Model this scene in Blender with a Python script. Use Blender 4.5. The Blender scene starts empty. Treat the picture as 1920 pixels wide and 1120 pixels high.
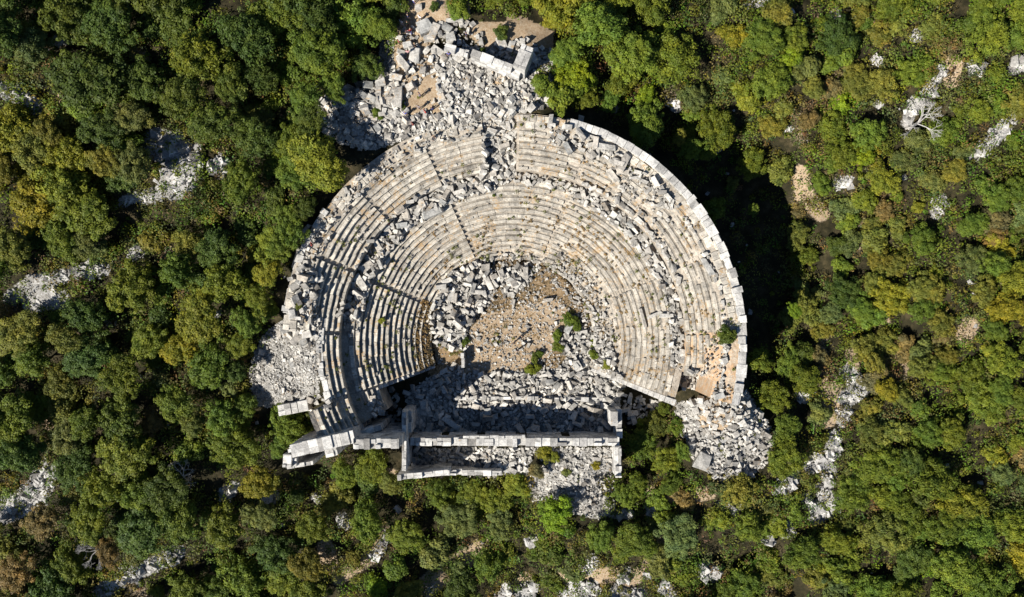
import bpy, math, random
import numpy as np
from mathutils import Vector, Matrix

random.seed(7); RNG = np.random.default_rng(11)
F, H = 1274.0, 104.0                      # focal length in photo pixels, camera height in metres
AZ, EL = math.radians(38), math.radians(39.5)
scene = bpy.context.scene
COL = scene.collection

def W(u, v, z):
    k = (H - z) / F
    return ((u - 960.0) * k, -(v - 560.0) * k, z)
def PX(x, y, z):
    k = F / (H - z)
    return 960.0 + x * k, 560.0 - y * k
CX, CY = 0.15, -6.4                       # centre of the seating circles

# ------------------------------------------------------------------ noise
_lat = RNG.random((257, 257))
def vnoise(x, y, s, seed=0):
    x = np.asarray(x, float) / s + 37.3 * seed + 500; y = np.asarray(y, float) / s + 91.7 * seed + 500
    xi = np.floor(x).astype(int); yi = np.floor(y).astype(int)
    fx = x - xi; fy = y - yi
    fx = fx * fx * (3 - 2 * fx); fy = fy * fy * (3 - 2 * fy)
    a = _lat[xi % 256, yi % 256]; b = _lat[(xi + 1) % 256, yi % 256]
    c = _lat[xi % 256, (yi + 1) % 256]; d = _lat[(xi + 1) % 256, (yi + 1) % 256]
    return (a * (1 - fx) + b * fx) * (1 - fy) + (c * (1 - fx) + d * fx) * fy
def fbm(x, y, s, seed=0, n=4):
    t = 0; w = 1; k = 0
    for i in range(n):
        t = t + w * vnoise(x, y, s / 2 ** i, seed + i * 3); k += w; w *= .5
    return t / k

# ------------------------------------------------------------------ what grows where (one letter per 40 photo pixels)
L_ = """dgygggkggkgs
dggydggdggdg
dskkgoskggdg
yssdddkkdkkd
ryegggdkdkks
orooggsdgggg
yooodgdrrggg
ooyyyosrrygg
yyyyydsrrgdg
kyyydorggggg
kkdggkggggkg
oddgsgreoggy
gkrrrrkggggd
krrgkkgggggk
brgkggkgykkg
gegodkgkyygd
ggkodkggyygr
gdooogkssgkr
dkoookkggssr
ggegggkbkogk
skgrkkgkgggg
gdggggkkgggg
yrrbgdddkkkg
rrkoggggggdg
kybggdgggggg
odggkbkrgsgg
bdggkyrygkgg
bkdgrrbkgogg""".split()
M_ = ["ggggkgg..ggg" + "ggykggggdsrg", "kggdgkg....." + "..ygggggkkyg", "dggggkg....." + "..ggkgggkkgg",
 "ggggg......." + ".gvgkgggksgg", "gggk........" + ".ggggyvbssky", "kgk........." + "....kkgkggkg",
 "gggg........" + "......kggkgo", "gggg" + "." * 15 + "kgkkg", "gggg" + "." * 16 + "kkkk", "ggk" + "." * 18 + "kkk",
 "gg" + "." * 19 + "kkk", "gg" + "." * 20 + "kk", "gk" + "." * 20 + "kk", "g" + "." * 21 + "kk", "g" + "." * 22 + "k",
 "k" + "." * 22 + "k", "." * 23 + "k", "." * 23 + "k", "." * 23 + "g", "kgg" + "." * 15 + "gg....", "ggg" + "." * 14 + "ggg" + "....",
 "g..ggg......" + ".....ggg....", "yosgggegoddy" + "y...gggggrog", "rgooegkoeggg" + "dgg.ggeokoro", "skggrgkkksgs" + "gggkdkegkggg",
 "dggeorggsseg" + "kggdggesskgg", "gkeyekkkeegg" + "ddsgedeggrkg", "dggkvvdeedkr" + "egrrreorgggg"]
R_ = """okggogggkvgg
gggdkoorgkgg
gvggkogobgsk
gskboogrbrgk
okbvskyrsggo
obggkskrkggr
kbggggksggrg
ogggvysskrgg
kegbgyksoggg
kbosgbkyrkgg
kkkkbookggbs
kydkboogkgyg
kgkkkoggoegg
kssdbykeokoy
koskgygggeyy
kkbgyykkbggk
gdbgobbsooyg
ggbrgbbogggg
gkreryokgggg
gkkbrboggdgg
rggroogggkgg
gorrbgdgkgyb
grgrggggkkgs
rgrrggkogyds
ggrogggggggg
kddggokvgggk
kgggkkdvgkgy
bkrrgggkgggg""".split()
MAP = [a + b + c for a, b, c in zip(L_, M_, R_)]
assert len(MAP) == 28 and all(len(r) == 48 for r in MAP), [(i, len(r)) for i, r in enumerate(MAP) if len(r) != 48]
LINES_R = [([(1765,130),(1745,165),(1730,195)],9),([(1715,190),(1700,230)],8),([(1895,225),(1850,275),(1830,290)],11),([(1765,375),(1755,400)],9),([(1590,700),(1615,730),(1590,745)],14),
 ([(1585,765),(1578,790)],8),([(1565,820),(1560,850),(1530,865),(1520,875)],12),([(1490,895),(1460,920)],11),([(1555,885),(1545,925),(1560,950),(1530,970)],13),([(1510,935),(1540,965)],8),([(1480,985),(1482,1000)],7),
 ([(1320,1065),(1340,1080)],11),([(975,1110),(1000,1100)],12),([(1060,1110),(1110,1105)],15),([(1150,1115),(1200,1118)],12),([(1240,1100),(1260,1112)],8),([(1350,950),(1385,948)],8),([(1100,1070),(1115,1050)],9),
 ([(295,270),(350,300),(330,345)],29),([(270,372),(300,360)],11),([(230,380),(250,370)],8),([(0,165),(35,180),(75,205)],12),([(20,560),(60,530),(110,520),(150,510),(200,500)],13),([(60,565),(110,560)],18),
 ([(0,960),(30,950),(75,915),(85,890)],22),([(190,1112),(240,1080),(290,1058),(332,1035)],13),([(420,925),(440,915)],10),([(500,935),(515,930)],8),([(725,1000),(720,1020),(700,1045)],6),([(803,1105),(815,1100)],5),
 ([(950,1100),(940,1120)],8),([(1000,1010),(995,1020)],6),([(250,472),(262,474)],8),([(405,318),(422,300)],12),([(1715,70),(1725,62)],7),([(1640,114),(1648,116)],4),([(1820,128),(1842,130)],6),([(1570,345),(1590,340)],7),
 ([(1500,742),(1512,746)],8),([(1140,960),(1180,965)],7),([(1395,875),(1360,900)],9),([(1215,950),(1225,960)],5),([(640,970),(650,985)],7),([(110,80),(140,74)],4),([(1560,30),(1570,20)],4),([(1400,10),(1440,0)],7),
 ([(1930,110),(1900,130)],9),([(1255,190),(1270,200)],5),([(590,930),(600,940)],5),([(1175,1070),(1165,1085)],6),([(1440,1012),(1446,1014)],5)]
LINES_E = [([(1235,935),(1240,990),(1230,1030),(1215,1070),(1165,1095)],8),([(1265,930),(1225,925)],8),([(870,1050),(830,1075),(790,1110)],15),([(870,1045),(905,1018)],7),([(610,1025),(618,1060)],10),([(635,1085),(700,1042),(728,1000)],7),
 ([(985,1088),(955,1112)],9),([(1050,1090),(1150,1078)],10),([(1560,725),(1548,785)],13),([(1500,325),(1512,370),(1540,400)],10),([(1790,120),(1785,150)],8),([(115,190),(135,200)],9),([(255,100),(268,110)],7),([(310,460),(320,480)],9),
 ([(1600,655),(1595,700)],9),([(1665,690),(1690,680)],8),([(1820,610),(1810,630)],10),([(740,895),(730,890)],7),([(1562,932),(1572,940)],9),([(95,795),(100,800)],8),([(1640,560),(1655,600)],8),([(1290,930),(1330,925)],7)]
def linedist(u, v, LL):
    u = np.asarray(u, float); v = np.asarray(v, float); best = np.full(u.shape, 999.0)
    for pts, r in LL:
        for (x1, y1), (x2, y2) in zip(pts[:-1], pts[1:]):
            dx, dy = x2 - x1, y2 - y1
            t = np.clip(((u - x1) * dx + (v - y1) * dy) / (dx * dx + dy * dy + 1e-6), 0, 1)
            best = np.minimum(best, np.hypot(u - x1 - t * dx, v - y1 - t * dy) - r)
    return best
_gu, _gv = np.meshgrid(np.arange(-60, 1984, 3.0), np.arange(-60, 1184, 3.0))
_GR, _GE = linedist(_gu, _gv, LINES_R), linedist(_gu, _gv, LINES_E)
def _near(G, u, v): return float(G[min(G.shape[0] - 1, max(0, int((v + 60) / 3)))][min(G.shape[1] - 1, max(0, int((u + 60) / 3)))])
def code(u, v):
    j, i = int(v // 40), int(u // 40)
    c = MAP[min(27, max(0, j))][min(47, max(0, i))]
    if c == '.': return c
    if _near(_GR, u, v) < 0: return 'r'
    if _near(_GE, u, v) < 0: return 'e'
    if c in 're': return 'o' if (i * 7 + j * 3) % 3 else 's'
    if c == 'g' and u < 760 and (i * 5 + j * 11) % 3 == 0: return 'd'
    return c
def maskgrid(chars):
    return np.array([[1.0 if c in chars else 0.0 for c in r] for r in MAP])
def sample(grid, u, v):
    gx = np.clip(u / 40 - .5, 0, 46.999); gy = np.clip(v / 40 - .5, 0, 26.999)
    i = gx.astype(int); j = gy.astype(int); fx = gx - i; fy = gy - j
    return (grid[j, i] * (1 - fx) + grid[j, i + 1] * fx) * (1 - fy) + (grid[j + 1, i] * (1 - fx) + grid[j + 1, i + 1] * fx) * fy
def inpoly(u, v, P):
    u = np.asarray(u, float); v = np.asarray(v, float); r = np.zeros(u.shape, bool)
    n = len(P)
    for i in range(n):
        x1, y1 = P[i]; x2, y2 = P[(i + 1) % n]
        if y1 == y2: continue
        c = ((y1 > v) != (y2 > v)) & (u < (x2 - x1) * (v - y1) / (y2 - y1) + x1)
        r ^= c
    return r

# ------------------------------------------------------------------ terrain height
CTRL = [(0,0,13),(400,0,13),(820,20,12),(850,130,11.3),(700,60,7),(685,140,7),(735,40,10.5),(765,110,11.3),(775,170,11.2),(980,80,11),(1050,120,9.5),(1100,180,6),(1180,210,4),(1250,270,.5),(1330,330,-2),
 (1400,400,-4),(1450,600,-5),(1400,640,-4.5),(1430,720,-2.5),(1500,500,-4.5),(1560,420,-2),(1385,775,4),(1330,765,5),(1350,830,2.5),(1300,830,2),(1400,870,0),(1230,810,-2.5),(1180,900,-2.5),(1080,930,-.5),
 (1080,880,2),(960,950,-4),(850,940,-5),(700,920,-4),(600,910,-3.5),(540,810,0),(520,790,1.5),(530,720,6.5),(590,680,9.2),(590,600,9.8),(480,680,4.5),(500,590,6.5),(510,540,8),
 (570,480,9.5),(560,380,9.5),(650,250,10.8),(700,190,11),(300,300,11),(100,500,8),(100,800,3),(100,1100,-2),(500,1100,-8),(960,1100,-8),(1400,1100,-7),
 (1900,1100,-4),(1900,560,2),(1900,50,6),(1400,50,6),(1600,300,2),(1100,40,9),(300,700,4),(400,500,7),(1600,800,-1),(1500,960,-3),(1250,150,5),(900,215,10.9),(1000,190,10.8),
 (1200,760,-1.5),(760,860,-3)]
_c = np.array([W(*c) for c in CTRL])
def z_ext(x, y):
    x = np.asarray(x, float); y = np.asarray(y, float)
    num = np.zeros(x.shape); den = np.zeros(x.shape)
    for cx, cy, cz in _c:
        w = 1.0 / ((x - cx) ** 2 + (y - cy) ** 2 + 5.0) ** 1.6
        num += w * cz; den += w
    return num / den
R0, RL, RU, PL, PU, HL, HU = 12.35, 22.9, 24.6, 0.754, 0.74, 0.42, 0.44
def prof(r):                              # height of the seating slope at radius r
    r = np.asarray(r, float)
    z = np.where(r < RL, 0.5 + (r - R0) / PL * HL, 6.4)
    z = np.where(r >= RU, 7.8 + (r - RU) / PU * HU, z)
    return np.where(r >= RU + 7 * PU, 10.95, np.where(r < R0, 0.0, z))
def polar(x, y):
    dx = x - CX; dy = y - CY
    a = np.degrees(np.arctan2(dy, dx)); a = np.where(a < -90, a + 360, a)
    return np.hypot(dx, dy), a
def rout(a):                              # outer radius of the seating at an angle
    a = np.asarray(a, float)
    r = np.full(a.shape, 31.8)
    r = np.where(a > 170, 31.8 - (a - 170) * .75, r)
    r = np.where(a > 176, 27.1, r)
    r = np.where(a > 197.5, 29.6, r)
    return r
A_LO, A_LI, A_END = -19.0, 197.5, 208.0
def in_core(x, y, grow=0.0):
    r, a = polar(x, y)
    low = (r > R0 - grow) & (r < RU) & (a > A_LO) & (a < A_LI)
    low |= (r > 20.6) & (r < RU) & (a >= A_LI) & (a < A_END)
    up = (r >= RU) & (r < rout(a) + grow) & (a > -15) & (a < A_END)
    return low | up
def z_ground(x, y):
    x = np.asarray(x, float); y = np.asarray(y, float)
    z = z_ext(x, y) + (fbm(x, y, 9, 1) - .5) * 1.6 + (fbm(x, y, 1.6, 5, 3) - .5) * .5
    r, a = polar(x, y)
    flat = .25 * (fbm(x, y, 2.2, 9, 3) - .3)
    # the orchestra and the stage floor
    stage = (r < R0 + .5) | ((np.abs(x) < 16.6) & (y < CY) & (y > -20.6)) | ((y < CY - 3) & (y > -21.0) & (x > -22) & (x < 16))
    z = np.where(stage, flat, z)
    room = (x > -15.9) & (x < 16.2) & (y <= -20.5) & (y > -26.0)
    fall = np.clip((y + 26) / 5.5, 0, 1)
    zr = np.where(x > -9, 1.2 + 2.2 * np.clip((x + 9) / 5, 0, 1) * (.35 + .65 * fall), 1.2) + flat
    z = np.where(room, zr, z)
    cr = in_core(x, y)
    z = np.where(cr, np.minimum(z, prof(r) - 1.6), z)
    rimgap = (r > 31.2) & (r < 32.6) & (a > -16) & (a < 78)
    return z
def surf(x, y):                           # top of whatever carries a loose stone
    x = np.asarray(x, float); y = np.asarray(y, float)
    r, a = polar(x, y)
    c = in_core(x, y)
    zt = np.where(r < RL, prof(r) + .32, np.where(r < RU, 6.4, np.where(r < RU + 7 * PU, prof(r) + .3, 11.0)))
    pit = (r >= RU) & (r < 28.4) & (a < -9.8)
    zt = np.where(pit, 3.1, zt)
    gully = (r >= RU) & (a > 89) & (a < 98)
    zt = np.where(gully, 6.6 + (r - RU) / 7.2 * 4.2, zt)
    return np.where(c, zt, z_ground(x, y))

# ------------------------------------------------------------------ materials
def new_mat(name):
    m = bpy.data.materials.new(name); m.use_nodes = True
    nt = m.node_tree; nt.nodes.clear()
    out = nt.nodes.new('ShaderNodeOutputMaterial')
    p = nt.nodes.new('ShaderNodeBsdfPrincipled'); p.inputs['Roughness'].default_value = .9
    p.inputs['Specular IOR Level'].default_value = .15
    nt.links.new(p.outputs[0], out.inputs[0])
    return m, nt, p, out
def N(nt, t, **kw):
    n = nt.nodes.new(t)
    for k, v in kw.items(): setattr(n, k, v)
    return n
def noise(nt, scale, detail=4, rough=.6, pos=None, offs=0.0):
    n = N(nt, 'ShaderNodeTexNoise'); n.inputs['Scale'].default_value = scale
    n.inputs['Detail'].default_value = detail; n.inputs['Roughness'].default_value = rough
    if pos is None:
        g = N(nt, 'ShaderNodeNewGeometry'); pos = g.outputs['Position']
    if offs:
        va = N(nt, 'ShaderNodeVectorMath', operation='ADD'); va.inputs[1].default_value = (offs, offs * .7, offs * .3)
        nt.links.new(pos, va.inputs[0]); pos = va.outputs[0]
    nt.links.new(pos, n.inputs['Vector'])
    return n.outputs['Fac']
def ramp(nt, fac, stops):
    r = N(nt, 'ShaderNodeValToRGB'); e = r.color_ramp.elements
    while len(e) < len(stops): e.new(.5)
    for i, (p, c) in enumerate(stops):
        e[i].position = p; e[i].color = (*c, 1) if len(c) == 3 else c
    nt.links.new(fac, r.inputs[0]); return r.outputs[0]
def mix(nt, fac, a, b, mode='MIX'):
    m = N(nt, 'ShaderNodeMix', data_type='RGBA', blend_type=mode)
    for sock, val in ((m.inputs[0], fac), (m.inputs[6], a), (m.inputs[7], b)):
        if isinstance(val, (int, float)): sock.default_value = val
        elif isinstance(val, tuple): sock.default_value = (*val, 1)
        else: nt.links.new(val, sock)
    return m.outputs[2]
def math_(nt, op, a, b=0.0, clamp=False):
    m = N(nt, 'ShaderNodeMath', operation=op, use_clamp=clamp)
    for s, v in ((m.inputs[0], a), (m.inputs[1], b)):
        if isinstance(v, (int, float)): s.default_value = v
        else: nt.links.new(v, s)
    return m.outputs[0]
def attr(nt, name):
    a = N(nt, 'ShaderNodeAttribute', attribute_name=name); return a
def bump(nt, p, h, strength=.5, dist=.05):
    b = N(nt, 'ShaderNodeBump'); b.inputs['Strength'].default_value = strength; b.inputs['Distance'].default_value = dist
    nt.links.new(h, b.inputs['Height']); nt.links.new(b.outputs[0], p.inputs['Normal'])

def stone_material(name, light, mid, dark, ochre=0.0, ochre_col=(.40, .27, .14), use_tone=True):
    m, nt, p, out = new_mat(name)
    n1 = noise(nt, .9, 6, .7); n2 = noise(nt, 5.0, 5, .7, offs=13)
    c = ramp(nt, n1, [(.36, dark), (.5, mid), (.62, light)])
    c2 = ramp(nt, n2, [(.3, (.55, .55, .55)), (.5, (.92, .92, .92)), (.68, (1.12, 1.12, 1.1))])
    c = mix(nt, 1.0, c, c2, 'MULTIPLY')
    c = mix(nt, ramp(nt, noise(nt, 1.9, 6, .8, offs=63), [(.62, (0, 0, 0)), (.72, (.42, .42, .42))]), c, (.13, .128, .115))
    if use_tone:
        t = attr(nt, 'tone').outputs['Fac']
        oi = N(nt, 'ShaderNodeObjectInfo').outputs['Color']
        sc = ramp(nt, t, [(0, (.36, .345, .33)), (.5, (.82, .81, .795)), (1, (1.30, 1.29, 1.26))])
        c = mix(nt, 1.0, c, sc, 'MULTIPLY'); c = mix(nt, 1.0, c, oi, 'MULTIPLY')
    if ochre > 0:
        n3 = noise(nt, .35, 5, .75, offs=41); n4 = noise(nt, 2.6, 4, .8, offs=77)
        o = math_(nt, 'ADD', math_(nt, 'MULTIPLY', n3, .55), math_(nt, 'MULTIPLY', n4, .45))
        lo = .64 - .14 * ochre
        r = ramp(nt, o, [(lo, (0, 0, 0)), (lo + .05, (.85, .85, .85))])
        c = mix(nt, r, c, ochre_col)
    nt.links.new(c, p.inputs['Base Color'])
    bump(nt, p, noise(nt, 9, 6, .75, offs=5), .6, .06)
    return m
M_SEAT = stone_material('seat_limestone', (.67, .618, .53), (.52, .48, .415), (.31, .292, .258), ochre=.74)
M_WALL = stone_material('wall_limestone', (.64, .62, .58), (.53, .515, .49), (.34, .335, .32), ochre=.25)
M_STONE = stone_material('rubble_limestone', (.58, .55, .50), (.45, .43, .395), (.26, .25, .23), ochre=.5)
M_SCREE = stone_material('scree_limestone', (.56, .545, .53), (.44, .43, .41), (.27, .26, .25), ochre=.35)
M_CORE = stone_material('packed_rubble_fill', (.46, .41, .34), (.37, .32, .26), (.24, .21, .17), ochre=.6, use_tone=False, ochre_col=(.36, .26, .15))
M_EARTH = stone_material('orange_earth_fill', (.50, .43, .34), (.45, .35, .25), (.34, .25, .17), ochre=1.0, use_tone=False, ochre_col=(.46, .29, .16))

def ground_material():
    m, nt, p, out = new_mat('hillside_ground')
    a = attr(nt, 'gcol')
    sp = N(nt, 'ShaderNodeSeparateColor'); nt.links.new(a.outputs['Color'], sp.inputs[0])
    n1 = noise(nt, .6, 6, .7); n2 = noise(nt, 3.5, 6, .75, offs=9); n3 = noise(nt, 12, 4, .8, offs=3)
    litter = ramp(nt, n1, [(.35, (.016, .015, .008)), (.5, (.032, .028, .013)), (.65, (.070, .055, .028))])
    soil = ramp(nt, n2, [(.3, (.26, .175, .10)), (.45, (.37, .265, .165)), (.58, (.44, .345, .235)), (.7, (.48, .42, .34))])
    rock = ramp(nt, n2, [(.32, (.08, .075, .065)), (.45, (.24, .225, .20)), (.6, (.46, .45, .43))])
    grass = ramp(nt, n2, [(.3, (.12, .085, .045)), (.45, (.26, .175, .09)), (.58, (.34, .24, .14)), (.7, (.40, .35, .28))])
    def sharp(ch, w=.25):
        s = math_(nt, 'ADD', ch, math_(nt, 'MULTIPLY', math_(nt, 'SUBTRACT', n2, .5), 1.2))
        return ramp(nt, s, [(.40, (0, 0, 0)), (.40 + w, (1, 1, 1))])
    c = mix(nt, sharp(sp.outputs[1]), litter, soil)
    c = mix(nt, sharp(sp.outputs[2]), c, grass)
    c = mix(nt, sharp(sp.outputs[0], .15), c, rock)
    c = mix(nt, 1.0, c, ramp(nt, n3, [(.3, (.7, .7, .7)), (.7, (1.15, 1.15, 1.15))]), 'MULTIPLY')
    nt.links.new(c, p.inputs['Base Color'])
    bump(nt, p, n3, .8, .12)
    return m
M_GROUND = ground_material()

def leaf_material(name, glow=.28, src=None):
    m, nt, p, out = new_mat(name)
    t = attr(nt, 'tone').outputs['Fac']
    oi = N(nt, 'ShaderNodeObjectInfo')
    big = noise(nt, .55, 3, .6)
    base = attr(nt, src).outputs['Color'] if src else oi.outputs['Color']
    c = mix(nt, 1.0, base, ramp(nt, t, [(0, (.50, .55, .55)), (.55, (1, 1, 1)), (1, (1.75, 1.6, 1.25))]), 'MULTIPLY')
    c = mix(nt, 1.0, c, ramp(nt, big, [(.35, (.75, .85, .95)), (.5, (1, 1, 1)), (.68, (1.18, 1.08, .95))]), 'MULTIPLY')
    nt.links.new(c, p.inputs['Base Color'])
    p.inputs['Roughness'].default_value = .6; p.inputs['Specular IOR Level'].default_value = .2
    tr = N(nt, 'ShaderNodeBsdfTranslucent'); nt.links.new(c, tr.inputs[0])
    ms = N(nt, 'ShaderNodeMixShader'); ms.inputs[0].default_value = glow
    nt.links.new(p.outputs[0], ms.inputs[1]); nt.links.new(tr.outputs[0], ms.inputs[2]); nt.links.new(ms.outputs[0], out.inputs[0])
    return m
M_LEAF = leaf_material('leaves'); M_UNDER = leaf_material('low_leaves', .28, 'ucol')
def plain(name, col, rough=.85):
    m, nt, p, out = new_mat(name)
    c = mix(nt, 1.0, col, ramp(nt, noise(nt, 14, 3), [(.3, (.75, .75, .75)), (.7, (1.15, 1.15, 1.15))]), 'MULTIPLY')
    nt.links.new(c, p.inputs['Base Color']); p.inputs['Roughness'].default_value = rough
    return m
M_BARK = plain('bark', (.10, .075, .05)); M_DEAD = plain('bleached_wood', (.42, .40, .37))

# ------------------------------------------------------------------ mesh helpers
def link(o, parent=None):
    COL.objects.link(o)
    if parent: o.parent = parent
    return o
def props(o, label=None, cat=None, group=None, kind=None):
    if label: o['label'] = label
    if cat: o['category'] = cat
    if group: o['group'] = group
    if kind: o['kind'] = kind
    return o
def empty(name, loc, rz=0.0):
    e = bpy.data.objects.new(name, None); e.location = loc; e.rotation_euler = (0, 0, rz); e.empty_display_size = .3
    return link(e)
def fast_mesh(name, verts, faces_flat, sizes, mat, tone=None, smooth=False):
    me = bpy.data.meshes.new(name)
    verts = np.asarray(verts, np.float32); faces_flat = np.asarray(faces_flat, np.int32); sizes = np.asarray(sizes, np.int32)
    me.vertices.add(len(verts)); me.vertices.foreach_set('co', verts.ravel())
    me.loops.add(len(faces_flat)); me.loops.foreach_set('vertex_index', faces_flat)
    starts = np.concatenate([[0], np.cumsum(sizes)[:-1]]).astype(np.int32)
    me.polygons.add(len(sizes)); me.polygons.foreach_set('loop_start', starts); me.polygons.foreach_set('loop_total', sizes)
    me.update(calc_edges=True); me.validate()
    me.polygons.foreach_set('use_smooth', np.full(len(sizes), bool(smooth)))
    if tone is not None:
        at = me.attributes.new('tone', 'FLOAT', 'FACE'); at.data.foreach_set('value', np.asarray(tone, np.float32))
    me.materials.append(mat)
    return me
# chamfered hexahedron template: corner i = bits (x,y,z), vertex (corner, axis)
def _tmpl():
    S = np.array([[(i >> a & 1) * 2 - 1 for a in range(3)] for i in range(8)], float)
    vid = lambda i, a: i * 3 + a
    V = np.zeros((24, 3))
    for i in range(8):
        for a in range(3):
            s = S[i].copy()
            for b in range(3):
                if b != a: s[b] *= .9
            V[vid(i, a)] = s
    Fs = []
    for a in range(3):
        b, c = [k for k in range(3) if k != a]
        for s in (0, 1):
            base = s << a
            Fs.append([vid(base | (p << b) | (q << c), a) for p, q in ((0, 0), (1, 0), (1, 1), (0, 1))])
    for a in range(3):
        b, c = [k for k in range(3) if k != a]
        for p in (0, 1):
            for q in (0, 1):
                i = (p << b) | (q << c); j = i | (1 << a)
                Fs.append([vid(i, b), vid(j, b), vid(j, c), vid(i, c)])
    for i in range(8): Fs.append([vid(i, 0), vid(i, 1), vid(i, 2)])
    out = []
    for f in Fs:
        n = np.cross(V[f[1]] - V[f[0]], V[f[2]] - V[f[0]])
        if n @ V[f].mean(0) < 0: f = f[::-1]
        out.append(f)
    return out
TF = _tmpl(); TSZ = np.array([len(f) for f in TF]); TFL = np.concatenate([np.array(f) for f in TF])
def hex_mesh(name, hexes, ch, mat, tones=None):
    """chamfered blocks from their corner sets, all in one mesh"""
    X = np.asarray(hexes, float).reshape(-1, 8, 3); n = len(X)
    if np.isscalar(ch): ch = np.full(n, ch)
    V = np.zeros((n, 8, 3, 3))
    e = np.zeros((n, 8, 3, 3))
    for i in range(8):
        for a in range(3):
            d = X[:, i ^ (1 << a)] - X[:, i]; L = np.linalg.norm(d, axis=1, keepdims=True) + 1e-6
            e[:, i, a] = d / L * np.minimum(ch[:, None], L * .3)
    for i in range(8):
        for a in range(3):
            v = X[:, i].copy()
            for b in range(3):
                if b != a: v += e[:, i, b]
            V[:, i, a] = v
    V = V.reshape(n * 24, 3)
    fl = (TFL[None, :] + (np.arange(n) * 24)[:, None]).ravel()
    sz = np.tile(TSZ, n)
    if tones is None: tones = RNG.random(n)
    return fast_mesh(name, V, fl, sz, mat, np.repeat(tones, len(TF)))
BIT = np.array([[(i >> a & 1) for a in range(3)] for i in range(8)], float)
def box_hex(c, s, rot=None, jit=0.0):
    p = (BIT - .5) * np.array(s)
    if jit: p = p + RNG.uniform(-1, 1, (8, 3)) * np.array(s) * jit
    if rot is not None: p = p @ np.array(rot).T
    return p + np.array(c)
def rotz(a): c, s = math.cos(a), math.sin(a); return np.array([[c, -s, 0], [s, c, 0], [0, 0, 1]])
def rotx(a): c, s = math.cos(a), math.sin(a); return np.array([[1, 0, 0], [0, c, -s], [0, s, c]])
def roty(a): c, s = math.cos(a), math.sin(a); return np.array([[c, 0, s], [0, 1, 0], [-s, 0, c]])

# ------------------------------------------------------------------ world, sun, camera
w = bpy.data.worlds.new('World'); scene.world = w; w.use_nodes = True
wn = w.node_tree; bg = wn.nodes['Background']
sky = wn.nodes.new('ShaderNodeTexSky'); sky.sky_type = 'NISHITA'; sky.sun_disc = False
sky.sun_elevation = EL; sky.sun_rotation = math.atan2(-math.cos(AZ), -math.sin(AZ)); sky.altitude = 1000; sky.air_density = 1.0; sky.dust_density = .2; sky.ozone_density = 4.0
wn.links.new(sky.outputs[0], bg.inputs[0]); bg.inputs[1].default_value = .05
sl = bpy.data.lights.new('sun', 'SUN'); sl.energy = 5.0; sl.angle = math.radians(.5); sl.color = (1, .955, .88)
so = link(bpy.data.objects.new('sun', sl)); so.location = (-60, -40, 80)
sd = Vector((-math.cos(AZ) * math.cos(EL), -math.sin(AZ) * math.cos(EL), math.sin(EL)))
so.rotation_euler = sd.to_track_quat('Z', 'Y').to_euler()
cam = bpy.data.cameras.new('camera'); cam.sensor_width = 36; cam.lens = 36 * F / 1920; cam.clip_end = 2000; cam.clip_start = .5
co = link(bpy.data.objects.new('camera', cam)); co.location = (0, 0, H); scene.camera = co
scene.view_settings.view_transform = 'Standard'; scene.view_settings.look = 'None'
scene.view_settings.exposure = .80; scene.view_settings.gamma = 1
scene.render.engine = 'CYCLES'
scene.cycles.max_bounces = 5; scene.cycles.diffuse_bounces = 1; scene.cycles.transmission_bounces = 3; scene.cycles.transparent_max_bounces = 4

# ------------------------------------------------------------------ ground sheet
def stretch(lim, far, step):
    a = list(np.arange(-lim, lim + 1e-6, step)); s = step; x = lim
    while x < far:
        s *= 1.25; x += s; a.append(x); a.insert(0, -x)
    return np.array(a)
gx = stretch(92, 900, .36); gy = stretch(58, 900, .36)
GX, GY = np.meshgrid(gx, gy)
GZ = z_ground(GX, GY)
GU, GV = PX(GX, GY, GZ)
rock = np.clip(.62 - linedist(GU, GV, LINES_R) / 14, 0, .9); soil = np.clip(.8 - linedist(GU, GV, LINES_E) / 14, 0, 1) + .45 * sample(maskgrid('b'), GU, GV) + .12
POLY_ROCK = {
 'gully': [(905,190),(962,190),(968,335),(905,335)],
 'west_slope': [(600,585),(545,590),(500,620),(478,660),(466,700),(475,760),(520,768),(600,745)],
 'north_heap': [(705,130),(715,60),(750,70),(800,160),(790,95),(1000,70),(1040,110),(1050,195),(960,215),(905,230),(780,255),(700,285),(660,270),(590,235),(600,185),(650,160),(700,175)],
 'fan': [(1262,756),(1290,752),(1400,730),(1440,790),(1455,850),(1400,905),(1330,890),(1290,850),(1275,790)],
 'terrace': [(990,838),(1158,838),(1150,900),(1165,960),(1120,975),(1060,960),(1000,940),(985,900),(1020,870)],
 'room': [(775,840),(1000,838),(990,890),(775,895)],
 'orch_left': [(850,505),(900,490),(935,520),(925,560),(885,600),(870,640),(860,660),(815,640),(805,600),(820,550)],
 'orch_top': [(935,510),(985,495),(1000,520),(975,545),(945,560)],
 'orch_right': [(1045,640),(1090,610),(1150,650),(1160,720),(1100,720),(1040,700),(1060,670)],
 'orch_bottom': [(760,735),(850,680),(910,700),(1040,690),(1170,700),(1165,765),(860,765),(780,815),(765,780)],
 'stage': [(775,750),(1160,755),(1160,812),(775,812)]}
POLY_SOIL = [[(742,0),(880,0),(880,42),(840,54),(806,80),(818,120),(820,165),(828,218),(768,218),(750,150),(740,110)], [(876,40),(962,44),(962,95),(905,92),(880,70)], [(955,20),(1040,60),(1035,110),(990,110),(940,70)],
 [(905,590),(1040,560),(1090,600),(1010,690),(870,700),(880,620)], [(1290,752),(1360,740),(1400,760),(1360,810),(1310,800)]]
for nme, P in POLY_ROCK.items(): rock = np.maximum(rock, np.where(inpoly(GU, GV, P), .55, 0))
for P in POLY_SOIL: rock = np.where(inpoly(GU, GV, P), .05, rock)
for P in POLY_SOIL: soil = np.maximum(soil, np.where(inpoly(GU, GV, P), 1.0, 0))
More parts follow.
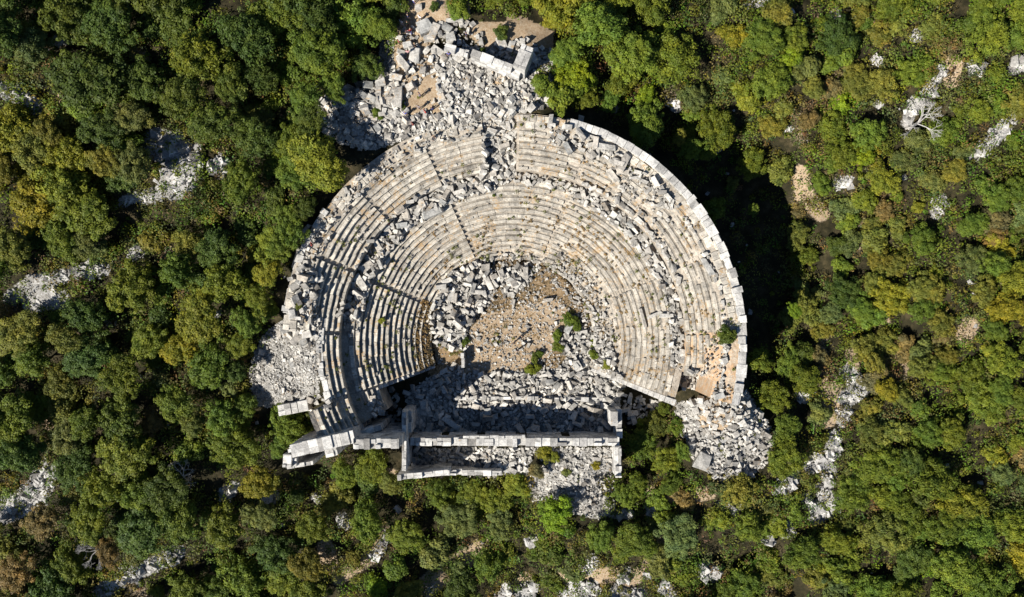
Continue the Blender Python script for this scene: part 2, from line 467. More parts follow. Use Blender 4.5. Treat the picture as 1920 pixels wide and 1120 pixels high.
rr, aa = polar(GX, GY)
dry = np.where((rr < R0 + 1.6) & (GY > -14), .25 + .6 * fbm(GX, GY, 5, 61, 3), 0) 
dry = np.where(inpoly(GU, GV, POLY_SOIL[3]), .15, dry)
rock = np.where((np.abs(GX) < 92) & (np.abs(GY) < 58), rock, .1); soil = np.where((np.abs(GX) < 92) & (np.abs(GY) < 58), soil, .2)
ny, nx = GX.shape
idx = np.arange(ny * nx).reshape(ny, nx)
q = np.stack([idx[:-1, :-1], idx[:-1, 1:], idx[1:, 1:], idx[1:, :-1]], -1).reshape(-1, 4)
me = fast_mesh('ground', np.stack([GX, GY, GZ], -1).reshape(-1, 3), q.ravel(), np.full(len(q), 4), M_GROUND, smooth=True)
ca = me.color_attributes.new('gcol', 'FLOAT_COLOR', 'POINT')
ca.data.foreach_set('color', np.stack([rock, soil, dry, np.ones_like(dry)], -1).reshape(-1).astype(np.float32))
g = link(bpy.data.objects.new('ground', me)); props(g, kind='structure')

# ------------------------------------------------------------------ the theatre
theatre = props(empty('ancient_theatre', (CX, CY, 0)), 'large ruined semicircular stone theatre with curved seat rows, open side facing the stage building', 'theatre')
def part(name, me, parent, label=None):
    o = bpy.data.objects.new(name, me); link(o)
    r = parent
    while r.parent: r = r.parent
    o.parent = parent
    base = Vector((0, 0, 0)); q_ = parent
    while q_: base += q_.location; q_ = q_.parent
    o.location = -base if parent.parent is None else Vector((0, 0, 0))
    if label: o['label'] = label
    return o
def P(r, a, z):
    a = math.radians(a); return (CX + r * math.cos(a), CY + r * math.sin(a), z)
def sector(r0, r1, a0, a1, z0, z1, jr=0, jz=0):
    dz = [random.uniform(-jz, jz) for _ in range(4)]; dr = [random.uniform(-jr, jr) for _ in range(2)]
    out = []
    for i in range(8):
        br, ba, bz = i & 1, i >> 1 & 1, i >> 2 & 1
        r = (r1 if br else r0) + dr[ba] * (0 if br else 1)
        a = a1 if ba else a0
        # bit order radius, angle, height
        out.append(P(r, a, (z1 + dz[br + 2 * ba]) if bz else z0))
    return out
def core_mesh(name, a0, a1, ra, rb_fn, zbot, zfn):
    na = max(2, int((a1 - a0) / .8)); nr = max(3, int((31.8 - ra) / .35))
    V = []; Fc = []; sz = []
    for i in range(na + 1):
        a = a0 + (a1 - a0) * i / na; rb = float(rb_fn(a))
        for j in range(nr + 1):
            r = ra + (rb - ra) * j / nr
            V.append(P(r, a, float(zfn(r, a)) + random.uniform(-.05, .02)))
        V.append(P(rb, a, zbot)); V.append(P(ra, a, zbot))
    n = nr + 3
    for i in range(na):
        for j in range(n):
            k = (j + 1) % n
            Fc += [i * n + j, i * n + k, (i + 1) * n + k, (i + 1) * n + j][::-1]; sz.append(4)
    Fc += list(range(n)); sz.append(n)
    Fc += list(range(na * n, na * n + n))[::-1]; sz.append(n)
    me = fast_mesh(name, V, Fc, sz, M_CORE)
    return me
def seat_row(r0, p, z0, h, a0, a1, miss, L=1.9, depth_extra=.0, jr=.028, jz=.022):
    hx = []; tn = []
    a = a0
    rowt = random.uniform(-.10, .10)
    while a < a1 - .3:
        da = math.degrees(random.uniform(.6, 1.35) * L / r0); b = min(a + da, a1)
        if a1 - b < 1.0: b = a1
        m = miss(r0, (a + b) / 2) if callable(miss) else miss
        if random.random() > m:
            dr = random.gauss(0, jr) + (vnoise(a, r0, 5, 3) - .5) * .22; dz = random.gauss(0, jz) - .02 + (vnoise(a, r0, 7, 8) - .5) * .12
            tt = min(1, max(0, random.gauss(.60 if a > 105 else .50, .10) + rowt)); g_ = math.degrees(.012 / r0)
            hx.append(sector(r0 + dr, r0 + p * .56 + dr * .3, a + g_, b - g_, z0 - .35, z0 + h + dz, .015, .008)); tn.append(tt)
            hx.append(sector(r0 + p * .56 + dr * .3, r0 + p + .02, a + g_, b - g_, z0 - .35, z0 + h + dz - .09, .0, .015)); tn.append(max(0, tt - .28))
        elif m < .9:
            g_ = math.degrees(.012 / r0)
            hx.append(sector(r0 + .1, r0 + p + .02, a + g_, b - g_, z0 - .35, z0 + h - random.uniform(.18, .34), .05, .05)); tn.append(random.uniform(.1, .6))
        a = b
    return hx, tn

def lower_z(r, a): return min(float(prof(r)), 6.4) - .07 if r < RU else 6.33
LB = [-19, 25, 69.2, 113.2, 156.3, 197.5]
LROW = 14
def miss_low(r, a):
    m = .015
    if a > 60 and r < 13.5: m += .25
    if 60 < a < 110 and r < 14: m += .3
    if a < 60 and r < 16: m += .5
    if 10 < a < 60: m += .03
    if 185 < a and r > 21.6: m += .0
    return m
NSUB = 0
for i in range(5):
    a0, a1 = LB[i], LB[i + 1]
    s0 = .9 if i else 0; s1 = .9 if i < 4 else 0
    def zz(r, a): return lower_z(r, a)
    wedge = part('lower_seating_wedge', core_mesh('lower_seating_wedge', a0, a1, R0 + .15, lambda a: RU, -3, zz), theatre)
    for k in range(LROW):
        r = R0 + k * PL
        ga = math.degrees(.33 / r)
        end_trim = 0
        hx, tn = seat_row(r, PL, .5 + k * HL, HL, a0 + (ga if i else .1), a1 - (ga if i < 4 else .1), miss_low)
        if k == LROW - 1:                      # broad kerb along the walkway
            pass
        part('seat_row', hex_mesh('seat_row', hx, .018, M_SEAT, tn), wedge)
# steps between the wedges
for a in LB[1:-1]:
    hx = []
    for k in range(LROW * 2):
        r = R0 + k * PL / 2; ga = math.degrees(.30 / r)
        hx.append(sector(r, r + PL / 2 + .03, a - ga, a + ga, .3 + k * HL / 2, .5 + (k + 1) * HL / 2 - .22, .02, .03))
    part('stairway', hex_mesh('stairway', hx, .04, M_SEAT, RNG.random(len(hx)) * .4), theatre)
# kerb blocks along the walkway top
hx = []; a = -17.5
while a < 197:
    b = a + random.uniform(2.6, 4.2)
    if a < 90 and b > 89: part('walkway_kerb', hex_mesh('walkway_kerb', hx, .03, M_SEAT), theatre); hx = []; a = 96; continue
    if True: hx.append(sector(RL - .02, RL + .62 + random.uniform(-.05, .05), a + .05, min(b, 197.4) - .05, 6.0, 6.46 + random.uniform(-.03, .03), .02, .02))
    a = b
part('walkway_kerb', hex_mesh('walkway_kerb', hx, .04, M_SEAT), theatre)

# left continuation of the lower seats towards the stage wall
def zlow2(r, a): return float(prof(r)) - .07 if r < RL else 6.33
lw = part('lower_seating_wedge', core_mesh('lower_seating_wedge', 197.6, 208, 20.6, lambda a: RU, -3, zlow2), theatre)
for k in range(11, 14):
    hx, tn = seat_row(R0 + k * PL, PL, .5 + k * HL, HL, 198.2, 207.5 + random.uniform(-2.5, .3), .12)
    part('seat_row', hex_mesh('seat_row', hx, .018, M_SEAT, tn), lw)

UB = [(-15, 3.5), (3.5, 25), (25, 46), (46, 69), (69, 89), (98, 113.4), (113.4, 134.6), (134.6, 155.5), (155.5, 176.5), (176.5, 197.5), (197.5, 208)]
def upper_z(r, a):
    if a < -9.8 and r < 28.2: return 3.0
    return float(prof(r)) - .07
def miss_up(r, a):
    m = .03 + (.5 if (r - RU) / PU > 5.5 and fbm(a, 0, 6, 31, 2) > .5 and a > 98 else 0)
    k = (r - RU) / PU
    if a < 1.5 and k > 3.0 + a * .22: return 1.0
    if a < -10: return 1.0
    if a < 3.5 and k > 5: m = .6
    if 3.5 < a < 40 and k > 4: m += .25
    if 40 < a < 75 and k > 2: m += .35
    if 25 < a < 60: m += .10
    if 160 < a < 176.5 and k > 4: m += .5
    if 113 < a < 135 and k > 5: m += .3
    if a > 197.5: m += .05
    if 70 < a < 89 and k > 5: m += .4
    return m
for i, (a0, a1) in enumerate(UB):
    cm_ = core_mesh('upper_seating_wedge', a0, a1, RU, rout, -3, upper_z)
    if i == 0: cm_.materials.clear(); cm_.materials.append(M_EARTH)
    wedge = part('upper_seating_wedge', cm_, theatre)
    lim = {9: 3, 10: 6, 0: 6, 1: 6}.get(i, 7)
    for k in range(lim):
        r = RU + k * PU; ga = math.degrees(.30 / r)
        hx, tn = seat_row(r, PU, 7.8 + k * HU, HU, a0 + ga, a1 - ga, miss_up, L=1.8)
        if len(hx) < 2: continue
        part('seat_row', hex_mesh('seat_row', hx, .018, M_SEAT, tn), wedge)
    # gallery paving above the rows
    if 1 <= i <= 8:
        hx = []; tn = []
        for r, p in ((RU + 7 * PU, .95), (RU + 7 * PU + .97, .85)):
            a = a0
            while a < a1 - .6:
                b = min(a + math.degrees(random.uniform(.7, 1.5) / r), a1)
                if i < 2 or random.random() > (.35 if i >= 6 else .18):
                    hx.append(sector(r, r + p, a + .05, b - .05, 10.5, 11.02 + random.uniform(-.06, .1), .05, .05)); tn.append(random.gauss(.6, .22))
                a = b
        part('gallery_paving', hex_mesh('gallery_paving', hx, .025, M_SEAT, np.clip(tn, 0, 1)), wedge)
for a, k0 in ((3.5, 0), (25, 0), (46, 0), (69, 0), (113.4, 0), (134.6, 0), (155.5, 0), (176.5, 0), (197.5, 0)):
    hx = []
    for k in range(14 if a < 170 else 6):
        r = RU + k * PU / 2; ga = math.degrees(.28 / r)
        hx.append(sector(r, r + PU / 2 + .03, a - ga, a + ga, 7.4 + k * HU / 2, 7.8 + (k + 1) * HU / 2 - .24, .02, .03))
    part('stairway', hex_mesh('stairway', hx, .04, M_SEAT, RNG.random(len(hx)) * .4), theatre)
# gully floor where the top of the cavea collapsed
part('collapsed_section', core_mesh('collapsed_section', 89, 98, RU, rout, -3, lambda r, a: 6.6 + (r - RU) / 7.2 * 4.2), theatre)

# retaining wall round the rim, coursed masonry
def ring_wall(name, a0, a1, r0, r1, zb, zt_fn, L=1.25, hcourse=.62):
    hx = []; tn = []
    ztop = max(zt_fn(a0), zt_fn(a1), zt_fn((a0 + a1) / 2)); z = zb
    while z < ztop - .05:
        a = a0 + random.uniform(-1.5, 0)
        while a < a1:
            b = a + math.degrees(random.uniform(.4, 1.5) * L / r1)
            aa0, bb0 = max(a, a0), min(b, a1)
            am = (aa0 + bb0) / 2; zt = zt_fn(am)
            if bb0 - aa0 > .25 and z < zt - .1:
                z1 = min(z + hcourse, zt)
                last = z1 >= zt - .01
                j = random.gauss(0, .11 if last else .03)
                hx.append(sector(r0 + (random.uniform(-.3, .25) if last else 0), r1 + j, aa0 + .04, bb0 - .04, z + .008, z1 - .008 + (random.choice((-.45, -.2, -.05, 0, .05, .1, .25)) * random.random() if last else 0), .02, .03 if last else .0))
                tn.append(np.clip(random.gauss(.66, .22), 0, 1))
            a = b
        z += hcourse
    return hex_mesh(name, hx, .022, M_WALL, np.array(tn))
part('retaining_wall', ring_wall('retaining_wall', -15, 40, 30.95, 31.95, -2.5, lambda a: 11.35), theatre)
part('retaining_wall', ring_wall('retaining_wall', 40, 76, 30.9, 31.95, -1, lambda a: 11.45), theatre)
part('retaining_wall', ring_wall('retaining_wall', 144, 172, 31.2, 31.95, 4.5, lambda a: 11.2 - (.5 if a > 160 else 0)), theatre)
part('retaining_wall', ring_wall('retaining_wall', 172, 197, 26.5, 27.3, 6.5, lambda a: 9.35), theatre)

# ------------------------------------------------------------------ straight masonry walls
def wall_hexes(p0, p1, thick, zb, zt, L=1.1, hc=.55, gaps=(), ragged=0.0, slots=1):
    """coursed blocks between two world points; gaps = [(t0, t1, z0, z1)] openings along the wall"""
    x0, y0 = p0; x1, y1 = p1; Ltot = math.hypot(x1 - x0, y1 - y0); ux, uy = (x1 - x0) / Ltot, (y1 - y0) / Ltot; nx_, ny_ = -uy, ux
    hx = []; tn = []; z = zb
    while z < zt - .05:
        h = min(hc, zt - z); t = -random.uniform(0, L); top = z + hc >= zt - .05
        while t < Ltot:
            l = random.uniform(.6, 1.35) * L; a, b = max(t, 0), min(t + l, Ltot); t += l
            if b - a < .12: continue
            segs = [(a, b)]
            for g0, g1, gz0, gz1 in gaps:
                if gz0 < z + h / 2 < gz1:
                    ns = []
                    for s0, s1 in segs:
                        if s1 <= g0 or s0 >= g1: ns.append((s0, s1))
                        else:
                            if s0 < g0 - .1: ns.append((s0, g0))
                            if s1 > g1 + .1: ns.append((g1, s1))
                    segs = ns
            for s0, s1 in segs:
                if top and random.random() < ragged: continue
                zz0 = z + .006; zz1 = z + h - .006 + (random.uniform(-.22, .14) if top else 0)
                w0 = -thick / 2 + random.gauss(0, .02 + .03 * top); w1 = thick / 2 + random.gauss(0, .02 + .03 * top)
                pts = []
                for i in range(8):
                    tt = (s1 - .012) if i & 1 else (s0 + .012); ww = w1 if i >> 1 & 1 else w0; z_ = zz1 if i >> 2 & 1 else zz0
                    pts.append((x0 + ux * tt + nx_ * ww, y0 + uy * tt + ny_ * ww, z_ + (random.uniform(-.03, .03) if top and z_ == zz1 else 0)))
                if top and random.random() < .65 and thick > .5:
                    pa = np.array(pts); cut = random.uniform(.35, .65); q1 = pa.copy(); q2 = pa.copy(); drop = random.choice((0, .05, .12, .3))
                    for i in range(8):
                        o_ = i ^ 2; mid = pa[i & ~2] * (1 - cut) + pa[i | 2] * cut
                        if i & 2: q1[i] = mid
                        else: q2[i] = mid + (pa[i | 2] - pa[i & ~2]) * .015
                        if i & 4: (q1 if random.random() < 2 and drop and cut > .5 else q2)[i][2] -= drop
                    hx.append(q1); tn.append(np.clip(random.gauss(.62, .22), 0, 1)); pts = q2
                hx.append(pts); tn.append(np.clip(random.gauss(.62, .2), 0, 1))
        z += hc
    return hx, tn
def wp(u, v, z): return W(u, v, z)[:2]
stage = props(empty('stage_building', (0, -20, 0)), 'long roofless rectangular stage building of pale ashlar walls filled with fallen blocks', 'ruin')
def wpart(parent, u0, v0, u1, v1, thick, zb, zt, name='wall', **kw):
    ragged_ = kw.pop('ragged', 0) + .06
    hx, tn = wall_hexes(wp(u0, v0, zt), wp(u1, v1, zt), thick, zb, zt, ragged=ragged_, **kw)
    return part(name, hex_mesh(name, hx, .022, M_WALL, np.array(tn)), parent)
ZS = 5.6
# front wall with its doorways
wpart(stage, 768, 829.5, 1162, 829.5, 1.15, -.4, ZS, 'front_wall', gaps=[(4.2, 5.4, 0, 3.6), (9.6, 10.8, 0, 3.6), (15.4, 17.0, 0, 4.3), (22.2, 23.4, 0, 3.8)], ragged=.12)
wpart(stage, 868, 820.5, 985, 819.5, .45, 4.6, ZS, 'cornice')
wpart(stage, 757.5, 773, 757, 884, .62, -1.5, 7.6, 'side_wall')
wpart(stage, 745, 896, 843, 887, .8, -4, 6.2, 'rear_wall', ragged=.3)
wpart(stage, 843, 886.5, 941, 888, .8, -3.5, 4.2, 'rear_wall', ragged=.25)
wpart(stage, 1159, 838, 1160.5, 896, .85, -3.5, 6.4, 'side_wall', ragged=.1)
wpart(stage, 1161, 768, 1161, 822, .8, -2, 4.2, 'side_wall', ragged=.2)
wpart(stage, 1152, 772, 1152, 799, 1.0, -2, 5.2, 'pier')
wpart(stage, 762, 770, 762, 812, 1.4, -1, 6.0, 'pier')
wpart(stage, 850, 748, 1010, 747, .5, -.3, .9, 'podium_wall', ragged=.7, hc=.8)
wpart(stage, 1030, 748.5, 1145, 751, .55, -.3, 1.0, 'podium_wall', ragged=.6, hc=.8)
wpart(stage, 868, 662, 868, 690, .5, -.3, 1.6, 'podium_wall', hc=.8)

sw = props(empty('entrance_passage', (-22, -20, 0)), 'tall ruined entrance passage of huge square ashlars at the lower left of the theatre', 'ruin')
wpart(sw, 545, 847, 664, 819, 1.75, -3.5, 12.0, 'outer_wall', L=1.0, ragged=.04, hc=.7)
wpart(sw, 661, 834, 748, 832.5, 1.35, -3.5, 12.6, 'outer_wall', L=1.0, ragged=.08, hc=.7)
wpart(sw, 540, 846, 664, 812, .7, -2, 9.6, 'inner_ledge', L=1.2)
wpart(sw, 664, 816, 715, 802, .8, 0, 8.0, 'inner_ledge', L=1.2)
wpart(sw, 664, 820, 750, 818, .7, 0, 8.6, 'inner_ledge', L=1.2)
wpart(sw, 538, 853, 537, 877, 1.2, -4, 9.5, 'end_wall', L=.9)
wpart(sw, 549, 860, 549, 877, .7, -4, 9.2, 'end_wall', L=.9)
wpart(sw, 537, 876.5, 586, 869, .55, -4, 8.4, 'low_wall', L=1.4)
wpart(sw, 610, 851, 632, 846, 1.1, -4, 8.2, 'low_wall', L=1.0)

aw = props(empty('analemma_wall', (-14, -9.5, 0)), 'stepped end wall closing the lower seats above the shaded left entrance', 'wall')
hx = []; tn = []
for k in range(14):
    r = R0 + .2 + k * .754
    if k < 11: hx.append(sector(r, r + .76, 197.6, 199.3, -1.5, .75 + k * .42, .03, .05)); tn.append(random.uniform(.35, .8))
part('masonry', hex_mesh('masonry', hx, .03, M_WALL, np.array(tn)), aw)
st = props(empty('stub_wall', (-33, -16, 0)), 'grey flat-topped stub of wall jutting left below the pale scree slope', 'wall')
wpart(st, 521, 771, 577, 760, 1.55, -1, 6.3, 'masonry', L=1.5)
ew = props(empty('end_wall', (18, -13, 0)), 'straight stepped end wall of the seating beside the gap right of the orchestra', 'wall')
hx = []; tn = []
for k in range(16):
    r = R0 + .4 + k * .754
    z = .55 + k * .42
    hx.append(sector(r, r + .76, -21.2, -19.1, -1.5, min(z, 6.5) + .1, .02, .03)); tn.append(.6)
part('masonry', hex_mesh('masonry', hx, .05, M_WALL, np.array(tn)), ew)
gt = props(empty('portico_ruin', (1, 35, 11)), 'pair of ruined straight wall stumps standing among blocks at the top of the heap', 'ruin')
wpart(gt, 884, 98, 976, 134, .95, 10, 14.0, 'long_stump', L=1.6, ragged=.08, hc=.8)
wpart(gt, 834, 87, 878, 99, 1.0, 10, 13.0, 'long_stump', L=1.6, hc=.8)
wpart(gt, 990, 84, 973, 127, 1.7, 9, 14.8, 'square_stump', L=1.8, ragged=.1, hc=.9)

# ------------------------------------------------------------------ fallen stones
BLK = []                                # dicts: pos, size, rot, px size, area
def tilt_rot(rz, t): return rotz(rz) @ rotx(random.gauss(0, t)) @ roty(random.gauss(0, t))
def along(px, py):                      # ring direction at a photo point
    x, y, _ = W(px, py, 7); return math.atan2(y - CY, x - CX) + math.pi / 2
def scatter(area, poly, size, n, aspect=(1, 2.0), tilt=.22, zoff=(-.15, .5), spacing=.62, ring=None, tone=(.62, .26), flat=(.55, .95), reject=None):
    us = [p[0] for p in poly]; vs = [p[1] for p in poly]
    placed = []
    cell = {}
    tries = 0
    n = int(n * 1.45)
    while len(placed) < n and tries < n * 14:
        tries += 1
        u = random.uniform(min(us), max(us)); v = random.uniform(min(vs), max(vs))
        if not inpoly(u, v, poly): continue
        if reject and reject(u, v): continue
        s = .72 * size[0] * (size[1] / size[0]) ** (random.random() ** 1.7)
        d = s * 12.5 * spacing
        key = (int(u // 20), int(v // 20)); ok = True
        for a in (-1, 0, 1):
            for b in (-1, 0, 1):
                for (pu, pv, pd) in cell.get((key[0] + a, key[1] + b), ()):
                    if (u - pu) ** 2 + (v - pv) ** 2 < (.5 * (d + pd)) ** 2: ok = False
        if not ok: continue
        cell.setdefault(key, []).append((u, v, d)); placed.append(1)
        z = 3.0
        for _ in range(3):
            x, y, _z = W(u, v, z); z = float(surf(x, y))
        as_ = random.uniform(*aspect); L = s * math.sqrt(as_); Wd = s / math.sqrt(as_); Hh = s * random.uniform(*flat)
        rz = random.uniform(0, math.pi)
        if ring is not None and random.random() < ring: rz = along(u, v) + random.gauss(0, .25)
        zo = random.uniform(*zoff) * s
        BLK.append(dict(p=(x, y, z + Hh * .3 + zo), s=(L, Wd, Hh), r=tilt_rot(rz, tilt), rz=rz, a=area, k=L * Wd, t=min(1, max(0, random.gauss(*tone))), uv=(u, v)))
PR = POLY_ROCK
def ringpoly(a0, a1, r0, r1, z):
    o = [PX(*P(r1, a, z)) for a in np.linspace(a0, a1, 24)] + [PX(*P(r0, a, z)) for a in np.linspace(a1, a0, 24)]
    return o
STUMPS = [[(826,78),(882,88),(984,122),(982,146),(878,112),(828,98)], [(982,76),(1002,80),(986,136),(962,130)]]
soilrej = lambda u, v: (inpoly(u, v, POLY_SOIL[0]) and random.random() < .985) or any(inpoly(u, v, q_) for q_ in STUMPS)
HEAP = [(790,95),(835,100),(880,108),(985,142),(1030,165),(1050,195),(1030,200),(905,225),(790,250),(700,280),(640,270),(592,240),(600,190),(650,165),(700,180),(700,140),(715,128),(745,150),(745,200),(790,215),(800,170)]
scatter('heap above the seats', HEAP, (.5, 1.35), 620, (1, 2.0), .3, (-.1, .7), .72, reject=soilrej)
scatter('heap above the seats', HEAP, (.3, .7), 1500, (1, 1.8), .35, (-.3, .35), .62, reject=soilrej)
scatter('slope left of the dirt clearing', [(690,130),(735,110),(750,150),(755,210),(700,230),(650,250),(605,240),(605,190),(650,165)], (.6, 1.6), 70, (1, 2.4), .25, (0, .5), .75, reject=lambda u, v: inpoly(u, v, POLY_SOIL[0]))
scatter('edge of the dirt clearing', [(745,60),(830,40),(905,50),(905,100),(830,120),(745,200)], (.6, 1.7), 42, (1, 2.2), .15, (0, .3), 1.1, reject=lambda u, v: v < 45 or random.random() < .3 or any(inpoly(u, v, q_) for q_ in STUMPS))
scatter('edge of the dirt clearing', [(745,60),(860,60),(905,60),(905,100),(830,120),(745,210)], (.25, .5), 120, (1, 1.8), .2, (0, .2), 1.1)
scatter('foot of the ruined stumps', [(925,85),(985,75),(1040,100),(1045,160),(1000,165),(990,120),(960,118),(920,100)], (.5, 1.3), 60, (1, 2.2), .2, (0, .4), .8, reject=soilrej)
scatter('collapsed gap in the upper seats', PR['gully'], (.5, 1.35), 110, (1, 2.4), .25, (-.1, .5), .68)
scatter('collapsed gap in the upper seats', PR['gully'], (.25, .6), 150, (1, 1.8), .3, (-.1, .4), .6)
D = 'curved walkway between the seat tiers'
scatter(D, ringpoly(96, 172, 22.0, 24.7, 6.6), (.6, 1.5), 150, (1.1, 2.8), .25, (0, .6), .62)
scatter(D, ringpoly(96, 178, 22.3, 24.6, 6.6), (.3, .7), 160, (1, 2.0), .3, (0, .3), .6)
scatter(D, ringpoly(20, 66, 22.3, 25.2, 6.8), (.55, 1.3), 120, (1.1, 2.6), .18, (0, .45), .68, ring=.5)
scatter(D, ringpoly(-8, 30, 22.6, 24.3, 6.6), (.4, 1.1), 80, (1.1, 2.6), .15, (0, .4), .7, ring=.5)
scatter(D, ringpoly(66, 96, 22.9, 24.4, 6.6), (.45, 1.2), 40, (1.1, 2.4), .15, (0, .3), .9, ring=.3)
scatter('upper tier near the rim', ringpoly(40, 80, 27.8, 30.8, 10.4), (.5, 1.6), 70, (1.2, 3.2), .14, (.05, .45), .8, ring=.45)
scatter('upper tier near the rim', ringpoly(40, 82, 27.2, 30.8, 10.0), (.2, .6), 100, (1, 2), .2, (0, .3), .8, ring=.3)
scatter('upper tier near the rim', ringpoly(36, 60, 25.0, 28.0, 9.0), (.3, 1.0), 34, (1, 2.2), .15, (0, .3), .9, ring=.5)
scatter('rim of the seating', ringpoly(-14, 78, 30.2, 31.7, 11.4), (.18, .6), 190, (1, 2), .15, (.0, .25), 1.0, ring=.4)
scatter('upper tier near the rim', ringpoly(-2, 38, 29.0, 31.0, 11.0), (.4, 1.1), 55, (1, 2.2), .1, (0, .2), 1.1, ring=.6)
scatter('upper tier near the rim', ringpoly(-14, 6, 28.8, 31.0, 11.0), (.35, 1.2), 150, (1, 1.8), .06, (-.15, .05), .75, ring=.5, tone=(.6, .15))
scatter('upper left rim', ringpoly(98, 160, 29.2, 31.4, 11), (.25, .9), 130, (1, 2.2), .15, (0, .2), 1.0, ring=.4)
scatter('broken left rim of the seating', ringpoly(160, 180, 27.8, 31.3, 10.3), (.7, 1.7), 50, (1, 2.4), .2, (0, .4), .8)
scatter('broken left rim of the seating', ringpoly(163, 184, 27.5, 31.3, 9.8), (.3, .7), 110, (1, 2), .2, (0, .25), .7)
scatter('broken left rim of the seating', [(585,740),(620,745),(610,800),(580,800)], (.6, 1.3), 14, (1, 2), .15, (0, .3), .8)
O = 'orchestra floor'
scatter('pile at the left of the orchestra', PR['orch_left'], (.55, 1.5), 150, (1.1, 2.6), .3, (0, .9), .62)
scatter('pile at the left of the orchestra', PR['orch_left'], (.3, .6), 170, (1, 2), .3, (0, .4), .6)
scatter('small pile at the top of the orchestra', PR['orch_top'], (.5, 1.3), 40, (1.1, 2.4), .3, (0, .6), .65)
scatter('pile at the right of the orchestra', PR['orch_right'], (.45, 1.25), 110, (1, 2.2), .25, (0, .6), .65)
scatter('pile at the right of the orchestra', PR['orch_right'], (.25, .5), 160, (1, 2), .3, (0, .4), .6)
scatter(O, [(880,560),(1000,540),(1080,580),(1030,700),(900,710),(860,640)], (.25, .85), 130, (1, 1.8), .15, (0, .1), 1.3)
scatter(O, [(880,550),(1000,540),(1090,580),(1040,700),(880,710),(850,640)], (.12, .3), 420, (1, 1.8), .2, (0, .1), .8)
scatter('inner edge of the seating', ringpoly(-15, 130, 10.6, 13.2, .8), (.2, .75), 260, (1, 2), .2, (-.05, .2), .7, tone=(.55, .25))
scatter('inner edge of the seating', ringpoly(-12, 62, 12.4, 15.2, 1.5), (.2, .8), 160, (1, 2.2), .2, (-.05, .15), .8, ring=.5, tone=(.55, .25))
scatter(O, [PX(*P(12.2, a_, 0)) for a_ in range(-25, 206, 8)], (.14, .5), 700, (1, 1.9), .25, (-.1, .15), .62, tone=(.5, .25))
scatter('long pile in front of the stage', PR['orch_bottom'], (.5, 1.35), 260, (1, 2.4), .28, (0, .6), .66)
scatter('long pile in front of the stage', PR['orch_bottom'], (.25, .55), 420, (1, 2), .3, (0, .4), .58)
scatter('shaded floor of the stage', PR['stage'], (.55, 1.7), 130, (1, 2.8), .25, (0, .5), .7)
scatter('shaded floor of the stage', PR['stage'], (.25, .6), 260, (1, 2), .3, (0, .3), .62)
scatter('room behind the stage wall', PR['room'], (.5, 1.3), 130, (1, 2), .3, (0, .5), .66)
scatter('room behind the stage wall', PR['room'], (.25, .55), 160, (1, 2), .3, (0, .3), .6)
scatter('slope below the stage building', PR['terrace'], (.35, 1.15), 190, (1, 2), .22, (-.1, .3), .7)
scatter('slope below the stage building', PR['terrace'], (.15, .4), 900, (1, 2), .3, (-.05, .2), .55)
scatter('fan of stones at the right end of the seating', [(1258,752),(1300,748),(1310,800),(1275,830)], (.3, 1.1), 40, (1, 2), .28, (0, .4), .7)
scatter('fan of stones at the right end of the seating', PR['fan'], (.45, 1.35), 230, (1, 2), .28, (-.1, .5), .64)
scatter('fan of stones at the right end of the seating', PR['fan'], (.2, .5), 420, (1, 2), .3, (0, .3), .58)
scatter('pale slope left of the seating', PR['west_slope'], (.4, 1.3), 90, (1, 2), .15, (-.3, 0), .9)
scatter('pale slope left of the seating', PR['west_slope'], (.14, .42), 1500, (1, 2), .3, (-.1, .15), .5)
scatter('shaded gap by the left entrance', [(690,745),(745,735),(755,800),(700,815)], (.5, 1.2), 35, (1, 2), .2, (0, .3), .75)
scatter('gap right of the orchestra', [(1165,735),(1260,755),(1225,770),(1175,800)], (.5, 1.5), 34, (1, 2.6), .25, (0, .4), .75)
scatter('orange earth patch in the upper seats', ringpoly(-14, 2, 26.4, 29.2, 10), (.12, .5), 60, (1, 1.8), .15, (-.2, .05), 1.3, tone=(.5, .2))
scatter('upper tiers of the seating', ringpoly(-10, 195, 13, 30.5, 8), (.12, .42), 260, (1, 2.2), .2, (-.05, .1), 1.6, ring=.4, tone=(.5, .25))
scatter('hollow at the right end of the seating', ringpoly(-14.8, -9.2, 24.8, 28.6, 3), (.3, 1.2), 60, (1, 2), .3, (0, .6), .6)
